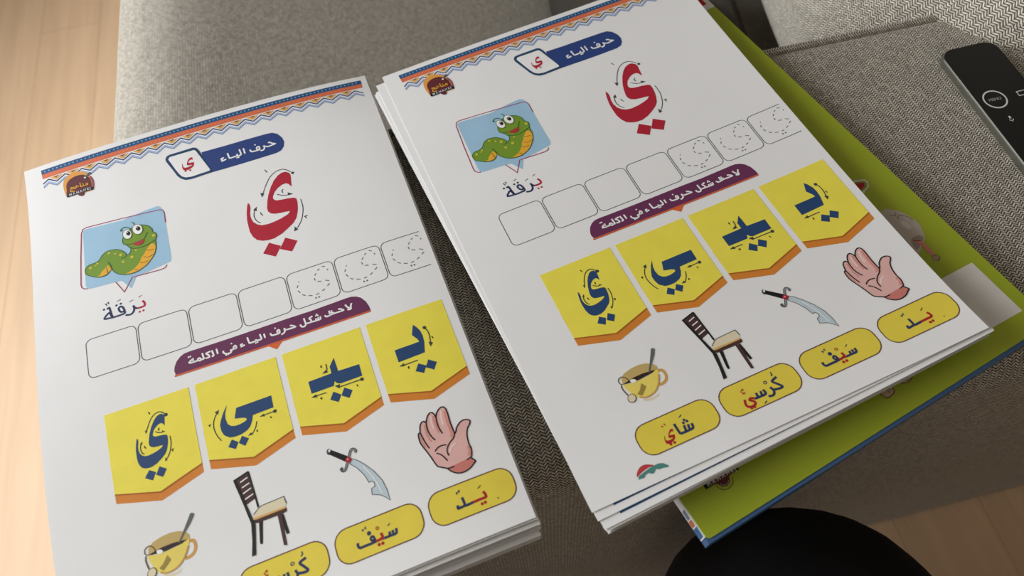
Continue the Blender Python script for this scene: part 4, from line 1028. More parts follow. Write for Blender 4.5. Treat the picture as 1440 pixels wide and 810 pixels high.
  ('white',2,'line',[0.55, 0, 0],"87.18,237.08,91.33,235.73"),
  ('white',2,'line',[0.55, 0, 0],"87.61,239.95,91.72,238.79"),
  ('wood_black',2,'poly',0,"90.94,227.69,91.97,227.7,92.92,241.19,93.21,245.52,92.25,245.83,91.6,232.9"),
  ('wood_black',2,'line',[0.8, 0, 0],"84.12,229.64,91.51,227.71"),
  ('cream',2,'poly',0,"89.21,249.99,89.96,248.21,92.4,246.34,93.83,245.77,104.84,245.32,105.27,248.75,104.71,250.06,103.79,250.83,90.9,250.84,89.83,250.6"),
  ('line_grey',3,'line',[0.4, 0, 0],"89.96,248.21,92.61,246.23,94.25,245.55,104.85,245.25,105.37,248.8"),
  ('tan',3,'line',[0.9, 0, 0],"89.73,250.19,96.95,250.41,104.63,250.41"),
  ('wood',3,'poly',0,"88.93,250.44,90.87,250.94,104.94,250.72,104.76,252.35,102.42,252.75,90.55,252.46,89.23,251.68"),
  ('wood_black',2,'poly',0,"91.67,252.08,93.43,252.58,91.34,262.26,90.32,262.22,90.2,261.08"),
  ('wood_black',2,'poly',0,"102.25,252.68,103.11,253.02,103.91,262.28,102.5,262.27,102.1,259.16"),
  ('wood',3,'poly',0,"100.38,252.7,102.28,252.88,101.67,267.05,100.23,266.56"),
  ('wood_black',4,'poly',0,"84.05,229.62,85.17,229.9,87.95,243.45,89.45,250.64,89.91,252.87,87.41,265.84,85.47,266.01,87.04,259.48,88.09,251.79,86.57,242.91"),
 ],
 'tea_cup_picture': [
  ('cup_handle',1,'line',[1.5, 1, 0],"59.87,248.72,61.58,249.15,62.2,251.12,61.84,253.27,60.4,254.91,58.39,255.57,56.76,255.41"),
  ('cream',1,'poly',0,"46.47,258.63,48.92,259.55,52.21,259.73,54.7,259.09,53.56,260.36,50.74,260.85,47.52,260.55,45.94,259.59"),
  ('cup_inside',2,'poly',0,"41.74,244.8,44.12,243.13,48.08,242.18,52.55,241.92,56.42,242.79,59.08,244.27,60.29,246.01,60.15,247.82,58.71,248.08,57.02,247.99,51.3,247.41,45.99,247.7,42.8,248.06,41.14,247.97"),
  ('cup_yellow',2,'poly',0,"40.87,248.08,44.76,249.2,49.41,249.3,53.84,249.06,57.26,248.34,59.22,247.15,60.05,248.15,59.25,250.67,57.06,254.27,54.69,256.82,52.14,258.34,48.55,258.7,45.85,258.2,43.92,256.31,42.18,253.24,41.1,250.47"),
  ('coffee',3,'poly',0,"41.14,247.97,44.42,247.43,47.71,246.89,52.05,246.83,56.54,247.3,58.95,247.64,56.72,248.55,53.16,248.74,49.07,249.14,45.4,248.81,41.83,248.29"),
  ('cup_handle',3,'line',[0.75, 1, 0],"59.11,250.6,57,254.23,54.22,257.05,51.3,258.32,47.81,258.49,45.11,257.23"),
  ('white',4,'poly',0,"47.74,249.07,47.53,249.29,47.22,249.43,46.82,249.47,46.38,249.4,45.93,249.24,45.53,249.01,45.21,248.71,45,248.39,44.93,248.08,45,247.8,45.2,247.58,45.51,247.44,45.91,247.4,46.36,247.47,46.8,247.62,47.2,247.86,47.52,248.16,47.73,248.48,47.8,248.79"),
  ('cup_tag',3,'poly',0,"49.3,251.09,50.68,253.66,46.51,257.16,44.95,255.35,46.91,254.08"),
  ('spoon',4,'poly',0,"62.36,236.75,63.4,236.85,64,237.76,62.04,240.67,58.64,244.29,55.54,248.09,55.11,247.61,57.77,243.89,60.4,239.9"),
  ('string',4,'line',[0.4, 1, 0],"44.49,247.47,43.98,245.84,42.61,244.37,40.99,244.36,39.86,245.54,39.87,247.15,41.08,248.08"),
  ('string',4,'line',[0.55, 1, 0],"40.03,248.05,39.68,250.35,40.49,254.17"),
  ('string',4,'poly',0,"43.46,257.09,43.02,257.68,42.43,258.14,41.76,258.4,41.06,258.44,40.42,258.27,39.88,257.89,39.5,257.34,39.32,256.69,39.35,255.98,39.6,255.29,40.04,254.69,40.63,254.23,41.3,253.97,42,253.92,42.65,254.1,43.19,254.48,43.57,255.03,43.75,255.69,43.71,256.4"),
  ('cream',5,'poly',0,"43.15,256.94,42.78,257.45,42.29,257.83,41.72,258.05,41.14,258.09,40.59,257.94,40.14,257.63,39.82,257.17,39.67,256.61,39.7,256.01,39.91,255.43,40.28,254.92,40.77,254.54,41.34,254.31,41.93,254.27,42.48,254.42,42.93,254.74,43.25,255.2,43.4,255.76,43.37,256.36"),
 ],
 'sword_picture': [
  ('black',1,'poly',0,"129.11,233.67,130.78,232.09,137.69,238.12,135.89,240.28"),
  ('steel_dark',1,'poly',0,"130.64,233.14,130.47,233.58,130.23,233.94,129.93,234.18,129.6,234.28,129.28,234.23,128.99,234.03,128.77,233.71,128.63,233.3,128.59,232.83,128.66,232.35,128.82,231.91,129.06,231.55,129.36,231.3,129.69,231.2,130.02,231.25,130.31,231.45,130.53,231.77,130.67,232.19,130.7,232.66"),
  ('white',2,'poly',0,"130.52,232.52,130.45,232.71,130.34,232.86,130.2,232.96,130.05,232.99,129.9,232.97,129.77,232.88,129.66,232.74,129.59,232.56,129.57,232.36,129.6,232.15,129.67,231.96,129.78,231.81,129.92,231.71,130.07,231.67,130.22,231.7,130.35,231.79,130.46,231.93,130.53,232.11,130.55,232.31"),
  ('steel',1,'poly',0,"137.57,242,139.07,239.97,141.34,241.69,144.3,245.09,147.58,250.01,149.94,255.31,150.8,260.35,150.79,265.28,149.22,263.2,147.11,261.27,143.7,259.83,144.15,257.1,145.95,256.54,146.15,254.89,145.1,253.69,143.83,253.85,142.67,249.64,140.36,245.33"),
  ('steel_dark',2,'line',[0.32, 0, 1],"137.57,242,139.07,239.97,141.34,241.69,144.3,245.09,147.58,250.01,149.94,255.31,150.8,260.35,150.79,265.28,149.22,263.2,147.11,261.27,143.7,259.83,144.15,257.1,145.95,256.54,146.15,254.89,145.1,253.69,143.83,253.85,142.67,249.64,140.36,245.33"),
  ('white',2,'line',[0.5, 1, 0],"143.3,245.9,145.8,250.89,147.23,255.4,148.35,260.92"),
  ('steel_dark',3,'line',[1.25, 1, 0],"141.16,237.68,141.81,236.99,140.98,235.72,139.76,235.89,138.45,237.9,137.35,239.89,136.25,241.87,134.96,243.84,133.71,244.22,133.16,243.05,134,242.78"),
  ('steel_mid',4,'line',[0.5, 1, 0],"141.21,237.49,141.72,237.04,140.94,235.87,139.88,236.02,138.59,237.95,137.49,239.95,136.35,241.92,135.07,243.73,133.83,244.03"),
  ('red',5,'dot',1.45,"137.43,240.01"),
  ('pink',6,'dot',0.5,"137.29,239.67"),
 ],
 'hand_picture': [
  ('skin',1,'poly',0,"175.71,258.25,174.43,253.71,173.26,249.99,171.84,245.72,171.66,242.75,172.1,240.42,173.06,239.88,173.97,236.95,175.24,235.42,176.45,235.39,177.23,236.34,178.17,234.36,179.72,232.62,181.18,232.46,182.16,233.8,182.51,235.23,183.48,233.46,185.41,231.85,187.09,231.64,188.09,232.91,188.35,235.82,188.09,240.85,188.41,246.13,189.31,245.57,190.29,243.84,192.94,241.91,195.39,241.8,197.09,242.94,196.79,244.27,194.79,246.45,193.6,249.35,193.04,253.29,193.25,256.67,192.43,259.62,191.78,260.38,193.21,262.68,192.29,263.41,189.78,265.03,186.44,265.71,183.55,265.08,181.08,263.19,179.78,261.27,177.54,259.79"),
  ('skin_dark',2,'poly',0,"179.78,261.27,183.4,260.91,188.99,260.5,191.78,260.38,193.14,262.66,192.22,263.39,189.8,264.96,186.46,265.64,183.59,264.98,181.11,263.12"),
  ('skin_mid',2,'line',[1.6, 1, 0],"187.6,233.8,187.1,239.61,187.31,245.61,186.39,247.77"),
  ('skin_mid',2,'line',[1.0, 1, 0],"181.31,234.33,181.17,239.39,181.5,243.32"),
  ('skin_mid',2,'line',[0.8, 1, 0],"176.15,236.97,175.86,242.33,176.8,246.25"),
  ('skin_mid',2,'line',[1.5, 1, 0],"192.36,254.68,192.41,257.17,191.22,259.15"),
  ('skin_mid',2,'line',[0.6, 1, 0],"172.4,241.37,172.71,244.83,173.48,248.02"),
  ('skin_light',2,'line',[1.0, 1, 0],"185.81,233.09,184.87,236.6,184.66,240.35"),
  ('skin_light',2,'line',[0.8, 1, 0],"180.31,233.93,179.7,237.11,179.81,240.54"),
  ('skin_light',2,'line',[0.9, 1, 0],"183.23,254.36,185.11,252.23,187.46,251.1"),
  ('ink',3,'line',[0.62, 1, 1],"175.71,258.25,174.43,253.71,173.26,249.99,171.84,245.72,171.66,242.75,172.1,240.42,173.06,239.88,173.97,236.95,175.24,235.42,176.45,235.39,177.23,236.34,178.17,234.36,179.72,232.62,181.18,232.46,182.16,233.8,182.51,235.23,183.48,233.46,185.41,231.85,187.09,231.64,188.09,232.91,188.35,235.82,188.09,240.85,188.41,246.13,189.31,245.57,190.29,243.84,192.94,241.91,195.39,241.8,197.09,242.94,196.79,244.27,194.79,246.45,193.6,249.35,193.04,253.29,193.25,256.67,192.43,259.62,191.78,260.38,193.21,262.68,192.29,263.41,189.78,265.03,186.44,265.71,183.55,265.08,181.08,263.19,179.78,261.27,177.54,259.79"),
  ('ink',3,'line',[0.6, 1, 0],"177.23,236.34,176.86,239.79,177.33,243.34,178.69,246.25"),
  ('ink',3,'line',[0.6, 1, 0],"182.51,235.23,182.19,238.09,182.28,241.52,182.94,244.39"),
  ('ink',3,'line',[0.6, 1, 0],"173.04,239.95,173.46,243.05,174.06,246.19,174.94,249.02"),
  ('ink',3,'line',[0.6, 1, 0],"188.41,246.13,187.34,248.14,184.67,249.99,182.78,252.13,182.29,253.98,182.38,255.73"),
  ('ink',3,'line',[0.6, 1, 0],"176.95,251.46,178.23,250.41,180.38,249.82,182.87,250.31"),
  ('ink',3,'line',[0.6, 1, 0],"177.29,252.49,178.77,253.61,180.09,255.56,181,257.78"),
  ('ink',3,'line',[0.6, 1, 0],"191.84,260.2,189.61,260.74"),
  ('ink',3,'line',[0.6, 1, 0],"179.78,261.27,181.44,261.53,183.22,261.44"),
 ],
 'word_label#3': [
  ('label_yellow',1,'poly',0,"166.15,276.2,166.36,274.57,166.99,273.05,168,271.75,169.3,270.74,170.82,270.11,172.45,269.9,200.45,269.9,202.08,270.11,203.6,270.74,204.9,271.75,205.91,273.05,206.54,274.57,206.75,276.2,206.75,279.3,206.54,280.93,205.91,282.45,204.9,283.75,203.6,284.76,202.08,285.39,200.45,285.6,172.45,285.6,170.82,285.39,169.3,284.76,168,283.75,166.99,282.45,166.36,280.93,166.15,279.3"),
  ('label_brown',2,'line',[0.5, 0, 1],"166.15,276.2,166.36,274.57,166.99,273.05,168,271.75,169.3,270.74,170.82,270.11,172.45,269.9,200.45,269.9,202.08,270.11,203.6,270.74,204.9,271.75,205.91,273.05,206.54,274.57,206.75,276.2,206.75,279.3,206.54,280.93,205.91,282.45,204.9,283.75,203.6,284.76,202.08,285.39,200.45,285.6,172.45,285.6,170.82,285.39,169.3,284.76,168,283.75,166.99,282.45,166.36,280.93,166.15,279.3"),
  ('red_dark',2,'line',[1.2, 1, 0],"191.64,277.39,192.22,278.78,192.09,280.2,189.08,280.31,186,280.4"),
  ('red_dark',2,'dot',0.72,"189.54,282.56"),
  ('red_dark',2,'dot',0.72,"191.07,282.44"),
  ('label_brown',2,'line',[0.45, 0, 0],"189.87,275.33,191.62,274.38"),
  ('word_navy',2,'line',[1.2, 1, 0],"186,280.4,184.05,280.54,182.2,280.42,182.06,278.6,181.85,276.41"),
  ('word_navy',2,'line',[1.2, 1, 0],"182.37,280.48,180.65,280.52,178.74,280.56,179,279.11"),
  ('word_navy',2,'line',[0.42, 0, 0],"179.73,273.64,181.02,273.77"),
  ('word_navy',2,'line',[0.42, 0, 0],"180.26,273.19,180.21,274.49"),
  ('word_navy',2,'line',[0.42, 0, 0],"181.14,272.85,181.66,273.91"),
  ('word_navy',2,'line',[0.42, 0, 0],"180.91,273.53,181.81,272.8"),
  ('label_brown',2,'dot',0.35,"197.2,282.67"),
 ],
 'word_label#2': [
  ('label_yellow',1,'poly',0,"121.9,276.2,122.11,274.57,122.74,273.05,123.75,271.75,125.05,270.74,126.57,270.11,128.2,269.9,156.2,269.9,157.83,270.11,159.35,270.74,160.65,271.75,161.66,273.05,162.29,274.57,162.5,276.2,162.5,279.3,162.29,280.93,161.66,282.45,160.65,283.75,159.35,284.76,157.83,285.39,156.2,285.6,128.2,285.6,126.57,285.39,125.05,284.76,123.75,283.75,122.74,282.45,122.11,280.93,121.9,279.3"),
  ('label_brown',2,'line',[0.5, 0, 1],"121.9,276.2,122.11,274.57,122.74,273.05,123.75,271.75,125.05,270.74,126.57,270.11,128.2,269.9,156.2,269.9,157.83,270.11,159.35,270.74,160.65,271.75,161.66,273.05,162.29,274.57,162.5,276.2,162.5,279.3,162.29,280.93,161.66,282.45,160.65,283.75,159.35,284.76,157.83,285.39,156.2,285.6,128.2,285.6,126.57,285.39,125.05,284.76,123.75,283.75,122.74,282.45,122.11,280.93,121.9,279.3"),
  ('word_navy',2,'line',[1.14, 1, 0],"149.76,278.31,149.71,279.47,149.2,280.48,146.51,280.5,143.72,280.52"),
  ('word_navy',2,'line',[1.14, 1, 0],"148.11,278.46,148.06,279.91"),
  ('word_navy',2,'line',[1.14, 1, 0],"146.61,278.6,146.44,280.37"),
  ('word_navy',2,'line',[0.42, 0, 0],"146.48,276.07,147.87,275.14"),
  ('red_dark',2,'line',[1.2, 1, 0],"142.83,277.75,143.1,279.69,141.54,280.35,139.92,280.43"),
  ('red_dark',2,'line',[1.2, 1, 0],"143.62,280.48,142.46,280.38"),
  ('red_dark',2,'dot',0.75,"140.78,282.37"),
  ('red_dark',2,'dot',0.75,"142.49,282.36"),
  ('red_dark',2,'line',[0.42, 1, 1],"142.45,275.39,142.29,275.64,142.03,275.76,141.72,275.73,141.46,275.54,141.31,275.25,141.31,274.93,141.46,274.68,141.73,274.56,142.04,274.6,142.3,274.79,142.45,275.08"),
  ('word_navy',2,'line',[1.08, 1, 0],"139.46,279.15,139.13,277.93,138.24,277.93,137.86,278.88,138.73,279.77,139.52,279.72,139.46,278.9"),
  ('word_navy',2,'line',[1.2, 1, 0],"139.92,280.43,137.58,280.58,134.62,280.56,132.42,280.52,131.72,279.52,131.88,278.13"),
  ('word_navy',2,'dot',1.0,"137.75,275.94"),
  ('word_navy',2,'line',[0.42, 0, 0],"134.9,273.41,136.08,273.59"),
  ('word_navy',2,'line',[0.42, 0, 0],"135.35,273.11,135.42,274.24"),
  ('word_navy',2,'line',[0.42, 0, 0],"136.31,272.75,137.08,273.62"),
  ('word_navy',2,'line',[0.42, 0, 0],"136.42,273.28,137.14,272.45"),
 ],
 'word_label#1': [
  ('label_yellow',1,'poly',0,"77.65,276.2,77.86,274.57,78.49,273.05,79.5,271.75,80.8,270.74,82.32,270.11,83.95,269.9,111.95,269.9,113.58,270.11,115.1,270.74,116.4,271.75,117.41,273.05,118.04,274.57,118.25,276.2,118.25,279.3,118.04,280.93,117.41,282.45,116.4,283.75,115.1,284.76,113.58,285.39,111.95,285.6,83.95,285.6,82.32,285.39,80.8,284.76,79.5,283.75,78.49,282.45,77.86,280.93,77.65,279.3"),
  ('label_brown',2,'line',[0.5, 0, 1],"77.65,276.2,77.86,274.57,78.49,273.05,79.5,271.75,80.8,270.74,82.32,270.11,83.95,269.9,111.95,269.9,113.58,270.11,115.1,270.74,116.4,271.75,117.41,273.05,118.04,274.57,118.25,276.2,118.25,279.3,118.04,280.93,117.41,282.45,116.4,283.75,115.1,284.76,113.58,285.39,111.95,285.6,83.95,285.6,82.32,285.39,80.8,284.76,79.5,283.75,78.49,282.45,77.86,280.93,77.65,279.3"),
  ('word_navy',2,'line',[1.2, 1, 0],"108.39,275.39,105.29,276.44,106.54,278.42,108.04,280.53,107.17,281.16,104.89,280.84,103.42,280.45"),
  ('word_navy',2,'line',[1.2, 1, 0],"103.42,280.45,102.91,279.43,102.71,278.65"),
  ('word_navy',2,'line',[1.2, 1, 0],"103.44,279.91,102.86,281.91,101.4,282.8,99.36,282.32"),
  ('word_navy',2,'line',[1.2, 1, 0],"99.07,278.27,99.01,280.61,95.87,280.82,93.16,280.7"),
  ('word_navy',2,'line',[1.2, 1, 0],"97.54,278.45,97.14,280.52"),
  ('word_navy',2,'line',[1.2, 1, 0],"95.17,278.31,94.94,280.6"),
  ('word_navy',2,'line',[0.6, 1, 0],"107.14,272.08,107.23,273.43,106.28,274"),
  ('word_navy',2,'line',[0.5, 0, 0],"95.84,284.68,97.46,283.93"),
  ('word_navy',2,'line',[0.45, 1, 1],"102.66,275.96,102.38,276.21,102,276.32,101.64,276.25,101.38,276.02,101.3,275.7,101.41,275.36,101.69,275.1,102.07,274.99,102.43,275.07,102.69,275.29,102.77,275.62"),
  ('red_dark',2,'line',[1.2, 1, 0],"93.16,280.7,91.67,279.72,90.56,280.31,92.02,281.77,91.94,282.99,90.3,283.54,88.4,283.08,87.66,281.61,88.58,279.15"),
  ('red_dark',2,'dot',0.7,"89.14,284.14"),
  ('red_dark',2,'dot',0.7,"90.72,284.19"),
  ('red_dark',2,'line',[0.5, 0, 0],"89.03,274.75,89.88,275.7"),
  ('red_dark',2,'line',[0.5, 0, 0],"90.27,273.97,90.77,274.99"),
  ('red_dark',2,'line',[0.5, 0, 0],"90.78,273.85,89.61,274.66"),
  ('red_dark',2,'line',[0.5, 0, 0],"89.2,276.28,90.87,276.17"),
  ('red_dark',2,'line',[0.5, 0, 0],"90.14,275.82,90.19,276.75"),
 ],
 'word_label#0': [
  ('label_yellow',1,'poly',0,"33.4,276.2,33.61,274.57,34.24,273.05,35.25,271.75,36.55,270.74,38.07,270.11,39.7,269.9,67.7,269.9,69.33,270.11,70.85,270.74,72.15,271.75,73.16,273.05,73.79,274.57,74,276.2,74,279.3,73.79,280.93,73.16,282.45,72.15,283.75,70.85,284.76,69.33,285.39,67.7,285.6,39.7,285.6,38.07,285.39,36.55,284.76,35.25,283.75,34.24,282.45,33.61,280.93,33.4,279.3"),
  ('label_brown',2,'line',[0.5, 0, 1],"33.4,276.2,33.61,274.57,34.24,273.05,35.25,271.75,36.55,270.74,38.07,270.11,39.7,269.9,67.7,269.9,69.33,270.11,70.85,270.74,72.15,271.75,73.16,273.05,73.79,274.57,74,276.2,74,279.3,73.79,280.93,73.16,282.45,72.15,283.75,70.85,284.76,69.33,285.39,67.7,285.6,39.7,285.6,38.07,285.39,36.55,284.76,35.25,283.75,34.24,282.45,33.61,280.93,33.4,279.3"),
  ('word_navy',2,'line',[1.2, 1, 0],"60.34,278.82,59.9,281.08,57.13,281.41,53.06,281.3"),
  ('word_navy',2,'line',[1.2, 1, 0],"58.71,278.62,58.05,280.77"),
  ('word_navy',2,'line',[1.2, 1, 0],"56.74,278.21,56.19,281.05"),
  ('word_navy',2,'line',[1.2, 1, 0],"53.13,281.33,52.98,278.61,52.9,275.76"),
  ('word_navy',2,'dot',0.68,"58.08,276.01"),
  ('word_navy',2,'dot',0.68,"58.96,277.08"),
  ('word_navy',2,'dot',0.68,"57.08,277.15"),
  ('word_navy',2,'line',[0.45, 0, 0],"56.5,274,58.21,273.23"),
  ('red_dark',2,'poly',0,"50.67,279.07,51.12,277.93,51.1,277.62,50.83,277.37,50.42,277.32,49.92,277.46,49.31,277.83,48.71,278.38,48.14,279.08,47.77,279.66,47.43,280.35,47.4,280.69,47.57,280.96,47.95,281.15,48.57,281.27,49.04,281.34,49.4,281.43,49.07,281.64,48.33,281.78,47.62,281.86,46.87,281.86,46.26,281.75,45.87,281.5,45.61,281.14,45.57,280.67,45.66,280.27,45.97,279.67,46.03,279.33,45.94,279.09,45.74,279.39,45.42,279.99,45.18,280.61,45.02,281.25,44.9,282,44.99,282.56,45.21,282.98,45.67,283.24,46.18,283.38,46.82,283.42,47.64,283.27,48.44,282.98,49.17,282.66,49.63,282.31,49.99,281.83,50.24,281.39,50.46,280.84,50.54,280.41,50.32,280.25,49.79,280.11,49.23,280.02,48.77,279.93,48.49,279.79,48.41,279.6,48.52,279.37,48.86,279,49.33,278.72,49.84,278.55,50.27,278.54,50.5,278.7,50.6,278.95"),
  ('red_dark',2,'dot',0.68,"46.66,283.83"),
  ('red_dark',2,'dot',0.68,"48.6,283.8"),
  ('red_dark',2,'line',[0.55, 0, 0],"47.13,274.23,47.6,275.14"),
  ('red_dark',2,'line',[0.55, 0, 0],"48.69,273.66,48.97,274.78"),
 ],
 'corner_swirl': [
  ('coral',1,'poly',1,"25.32,291.14,25.97,289.68,28.29,287.72,31,287.34,33.46,288.33,34.82,289.48,32.38,289.36,29.1,289.87,26.32,290.85"),
  ('teal',2,'poly',0,"25.25,292.36,26.21,291.05,29.39,290.26,33.29,289.53,36.87,289.41,38.97,290.13,40.77,292.25,40.23,292.76,37.82,292.15,35.89,292.01,34.82,291.26,33.01,292.7,31.71,292.35,31.15,291.58,29.31,291.74,28.25,292.75"),
 ],
}

PART_LABEL = {'red_letter': 'large red Arabic letter with stroke arrows', 'caterpillar_picture': 'green caterpillar in a pale blue speech bubble',
 'header_banner': 'dark blue banner with white Arabic lettering', 'border_strip': 'blue, orange and zigzag border along the top edge',
 'instruction_banner': 'purple banner with white Arabic lettering', 'publisher_logo': 'small round brown and gold logo'}
PRINT_CACHE = {}
def print_part(pg, name, items, parent, base):
    if name not in PRINT_CACHE:
        bm, mats = ink_bm(items); cut_grid(bm, GRID); PRINT_CACHE[name] = (bm, mats)
    src, mats = PRINT_CACHE[name]
    bm = src.copy()
    for v in bm.verts: v.co = page_point(pg, v.co.x, v.co.y, v.co.z) - base
    for f in bm.faces:
        f.normal_update()
        if f.normal.z < 0: f.normal_flip()
    o = link(name.split('#')[0], bm, [ink(m) for m in mats], parent)
    if name in PART_LABEL: o['label'] = PART_LABEL[name]
    return o
CARD = ('yellow card with the separate form of the letter', 'yellow card with the final form of the letter', 'yellow card with the middle form of the letter', 'yellow card with the first form of the letter')
WORD = ('yellow label with the word for tea', 'yellow label with the word for chair', 'yellow label with the word for sword', 'yellow label with the word for hand')
def worksheet(side, label):
    pg = PAGES[side]; base = page_point(pg, 105, 148.5, 0)
    root = empty('worksheet', base)
    tag(root, label, 'worksheet', 'printed worksheets on top of the stacks')
    link('sheet', sheet_bm(pg, 0.13, base=base, fine=True), PAPER, root, False)
    for name, items in DESIGN.items():
        o = print_part(pg, name, items, root, base)
        if name.startswith('letter_card#'): o['label'] = CARD[int(name[-1])]
        if name.startswith('word_label#'): o['label'] = WORD[int(name[-1])]
    return root
worksheet('left', 'printed Arabic letter worksheet on top of the left stack, next to the wooden floor')
worksheet('right', 'printed Arabic letter worksheet on top of the right stack, lying over the green book')

def plain_sheet(side, k, drop, du, dv, rot, hs, label, group=None, band=False, thick=0.35):
    pg = PAGES[side]; base = page_point(pg, 105, 148.5, -drop)
    o = link('paper_sheet', sheet_bm(pg, thick, drop, du, dv, rot, hs, base), PAPER, None, False)
    o.location = base
    tag(o, label, 'paper', group)
    if band:
        bm = bmesh.new(); fill(bm, [(9.5, 290.6), (205, 290.6), (205, 293.8), (9.5, 293.8)], LAYER, 0)
        u = 11.5
        while u < 204: disc(bm, (u, 292.2), 0.42, 2 * LAYER, 1, 8); u += 2.42
        cut_grid(bm, GRID)
        ca, sa = math.cos(rot), math.sin(rot)
        for v in bm.verts:
            x, y = v.co.x, v.co.y - 297
            v.co = page_point(pg, ca * x - sa * y + du, sa * x + ca * y + 297 + dv, v.co.z - drop, hs) - base
        for f in bm.faces:
            f.normal_update()
            if f.normal.z < 0: f.normal_flip()
        p = link('border_strip', bm, [ink('band_blue'), ink('dot_blue')], o)
        p['label'] = 'dark blue dotted printed band'
    return o
NL = 20
for k in range(1, NL):
    j = random.Random(100 + k)
    g = k / (NL - 1)
    dv = (0.5 if k < 3 else 2.6 if k < 9 else 3.4 if k < 12 else 6.2) + j.uniform(-.25, .25); du = (0.9 if k < 12 else -0.3) + j.uniform(-.4, .4)
    plain_sheet('left', k, 0.81 * k, du, dv, j.uniform(-.0015, .0015), 1 - 0.35 * g,
                'plain white sheet in the left paper stack, beneath its printed worksheet', 'sheets under the left worksheet')
NR = 14
for k in range(1, NR):
    j = random.Random(300 + k)
    if k == 1: a = (0.8, 4.4, -0.022, 'white sheet right under the right worksheet, thin dark blue line at its lower edge', None, True)
    elif k == 2: a = (1.8, 8.8, -0.032, 'white sheet with a thick dotted blue band at its lower edge, in the right stack', None, True)
    else: a = (3.2 + j.uniform(-.5, .8), 9.2 + 0.03 * k + j.uniform(-.5, .5), -0.0375 + j.uniform(-.003, .003), 'plain white sheet low in the right paper stack, resting over the green book', 'sheets low in the right stack', False)
    plain_sheet('right', k, 0.46 * k, a[0], a[1], a[2], 1 - 0.25 * (k / NR), a[3], a[4], a[5], 0.26)

# ------------------------------------------------------------------ green book under the right stack
BA = math.radians(29.34); BO = Vector((0.06739, 0.06079, 0.0))
book = empty('activity_book', (BO.x, BO.y, 0.4394), BA)
tag(book, 'lime green activity book lying under the right paper stack, overhanging the sofa edge', 'book')
GREEN = mat('lime_green_cover', (170, 186, 44), 0.38, 0.4, var=0.03, vscale=12)
BLUE = mat('blue_back_cover', (66, 104, 150), 0.4, 0.4, var=0.03, vscale=20)
PAGE = mat('book_page_edges', (232, 234, 236), 0.7, 0.2, var=0.04, vscale=200)
BW, BH = 0.2152, 0.297
CT = 0.0106            # height of the closed book
def plate(P, z0, z1, bev=0.0):
    bm = bmesh.new()
    lo = [bm.verts.new((x, y, z0)) for x, y in P]; hi = [bm.verts.new((x, y, z1)) for x, y in P]
    bm.faces.new(lo[::-1]); bm.faces.new(hi)
    for i in range(len(P)):
        j = (i + 1) % len(P); bm.faces.new((lo[i], lo[j], hi[j], hi[i]))
    bmesh.ops.recalc_face_normals(bm, faces=bm.faces)
    return bm
def rrect(x0, y0, x1, y1, r, n=6):
    P = []
    for cx, cy, a0 in ((x1 - r, y0 + r, -90), (x1 - r, y1 - r, 0), (x0 + r, y1 - r, 90), (x0 + r, y0 + r, 180)):
        for k in range(n + 1):
            a = math.radians(a0 + 90 * k / n); P.append((cx + r * math.cos(a), cy + r * math.sin(a)))
    return P
link('back_cover', plate([(0.0032, -0.0012), (BW, -0.0012), (BW, BH), (0.0032, BH)], 0.0, 0.0006), BLUE, book)
link('page_block', plate([(0.0030, 0.0022), (BW - .001, 0.0022), (BW - .001, BH - .001), (0.0020, BH - .001)], 0.0006, CT - .0006), PAGE, book)
link('spine', plate([(0.0030, -0.0010), (BW, -0.0010), (BW, 0.0018), (0.0030, 0.0018)], 0.0006, CT - .0006), BLUE, book)
cv = link('front_cover', plate(rrect(0.0034, 0.0008, BW, BH, 0.002), CT - .0006, CT), GREEN, book)
def cover_art(name, items, label=None):
    bm = bmesh.new(); mats = []
    for m, layer, kind, ex, P in items:
        if m not in mats: mats.append(m)
        mi = mats.index(m); z = layer * 0.04
        if kind == 'poly': fill(bm, smooth_path(P, True) if ex else P, z, mi)
        elif kind == 'line': stroke(bm, smooth_path(P, False), ex, z, mi, False)
        elif kind == 'dot': disc(bm, P[0], ex, z, mi)
        elif kind == 'text': text_on(bm, ex, 0.02, P[0], P[1], z, mi, 1)
    bmesh.ops.translate(bm, vec=(-0.6, -0.8 if name != 'publisher_logo' else -0.25, 0), verts=bm.verts)
    bmesh.ops.scale(bm, vec=(.0009885, .0009885, .001), verts=bm.verts)
    bmesh.ops.translate(bm, vec=(0, 0, CT), verts=bm.verts)
    for f in bm.faces:
        f.normal_update()
        if f.normal.z < 0: f.normal_flip()
    o = link(name, bm, [ink(m) for m in mats], cv)
    if label: o['label'] = label
    return o
INK.update({'cover_green': (150, 164, 46), 'wool': (198, 188, 176), 'wool_light': (216, 210, 202), 'wool_shade': (164, 150, 138), 'leg_pink': (222, 142, 124), 'hoof': (176, 152, 128), 'sticker': (236, 234, 228), 'foot': (206, 178, 148), 'foot_line': (84, 54, 30), 'sign_white': (224, 222, 206), 'sign_red': (186, 34, 40)})
SHEEP = [(186, 98), (190.5, 97.2), (193.6, 96.4), (196.7, 96.7), (199.8, 94.2), (202.5, 91.0), (204.0, 87.5), (205.1, 82.6), (205.0, 78.5), (202.7, 73.7), (200.5, 70.5), (196.3, 68.6), (190.8, 65.0), (182, 64), (172, 74), (170, 88), (176, 96)]
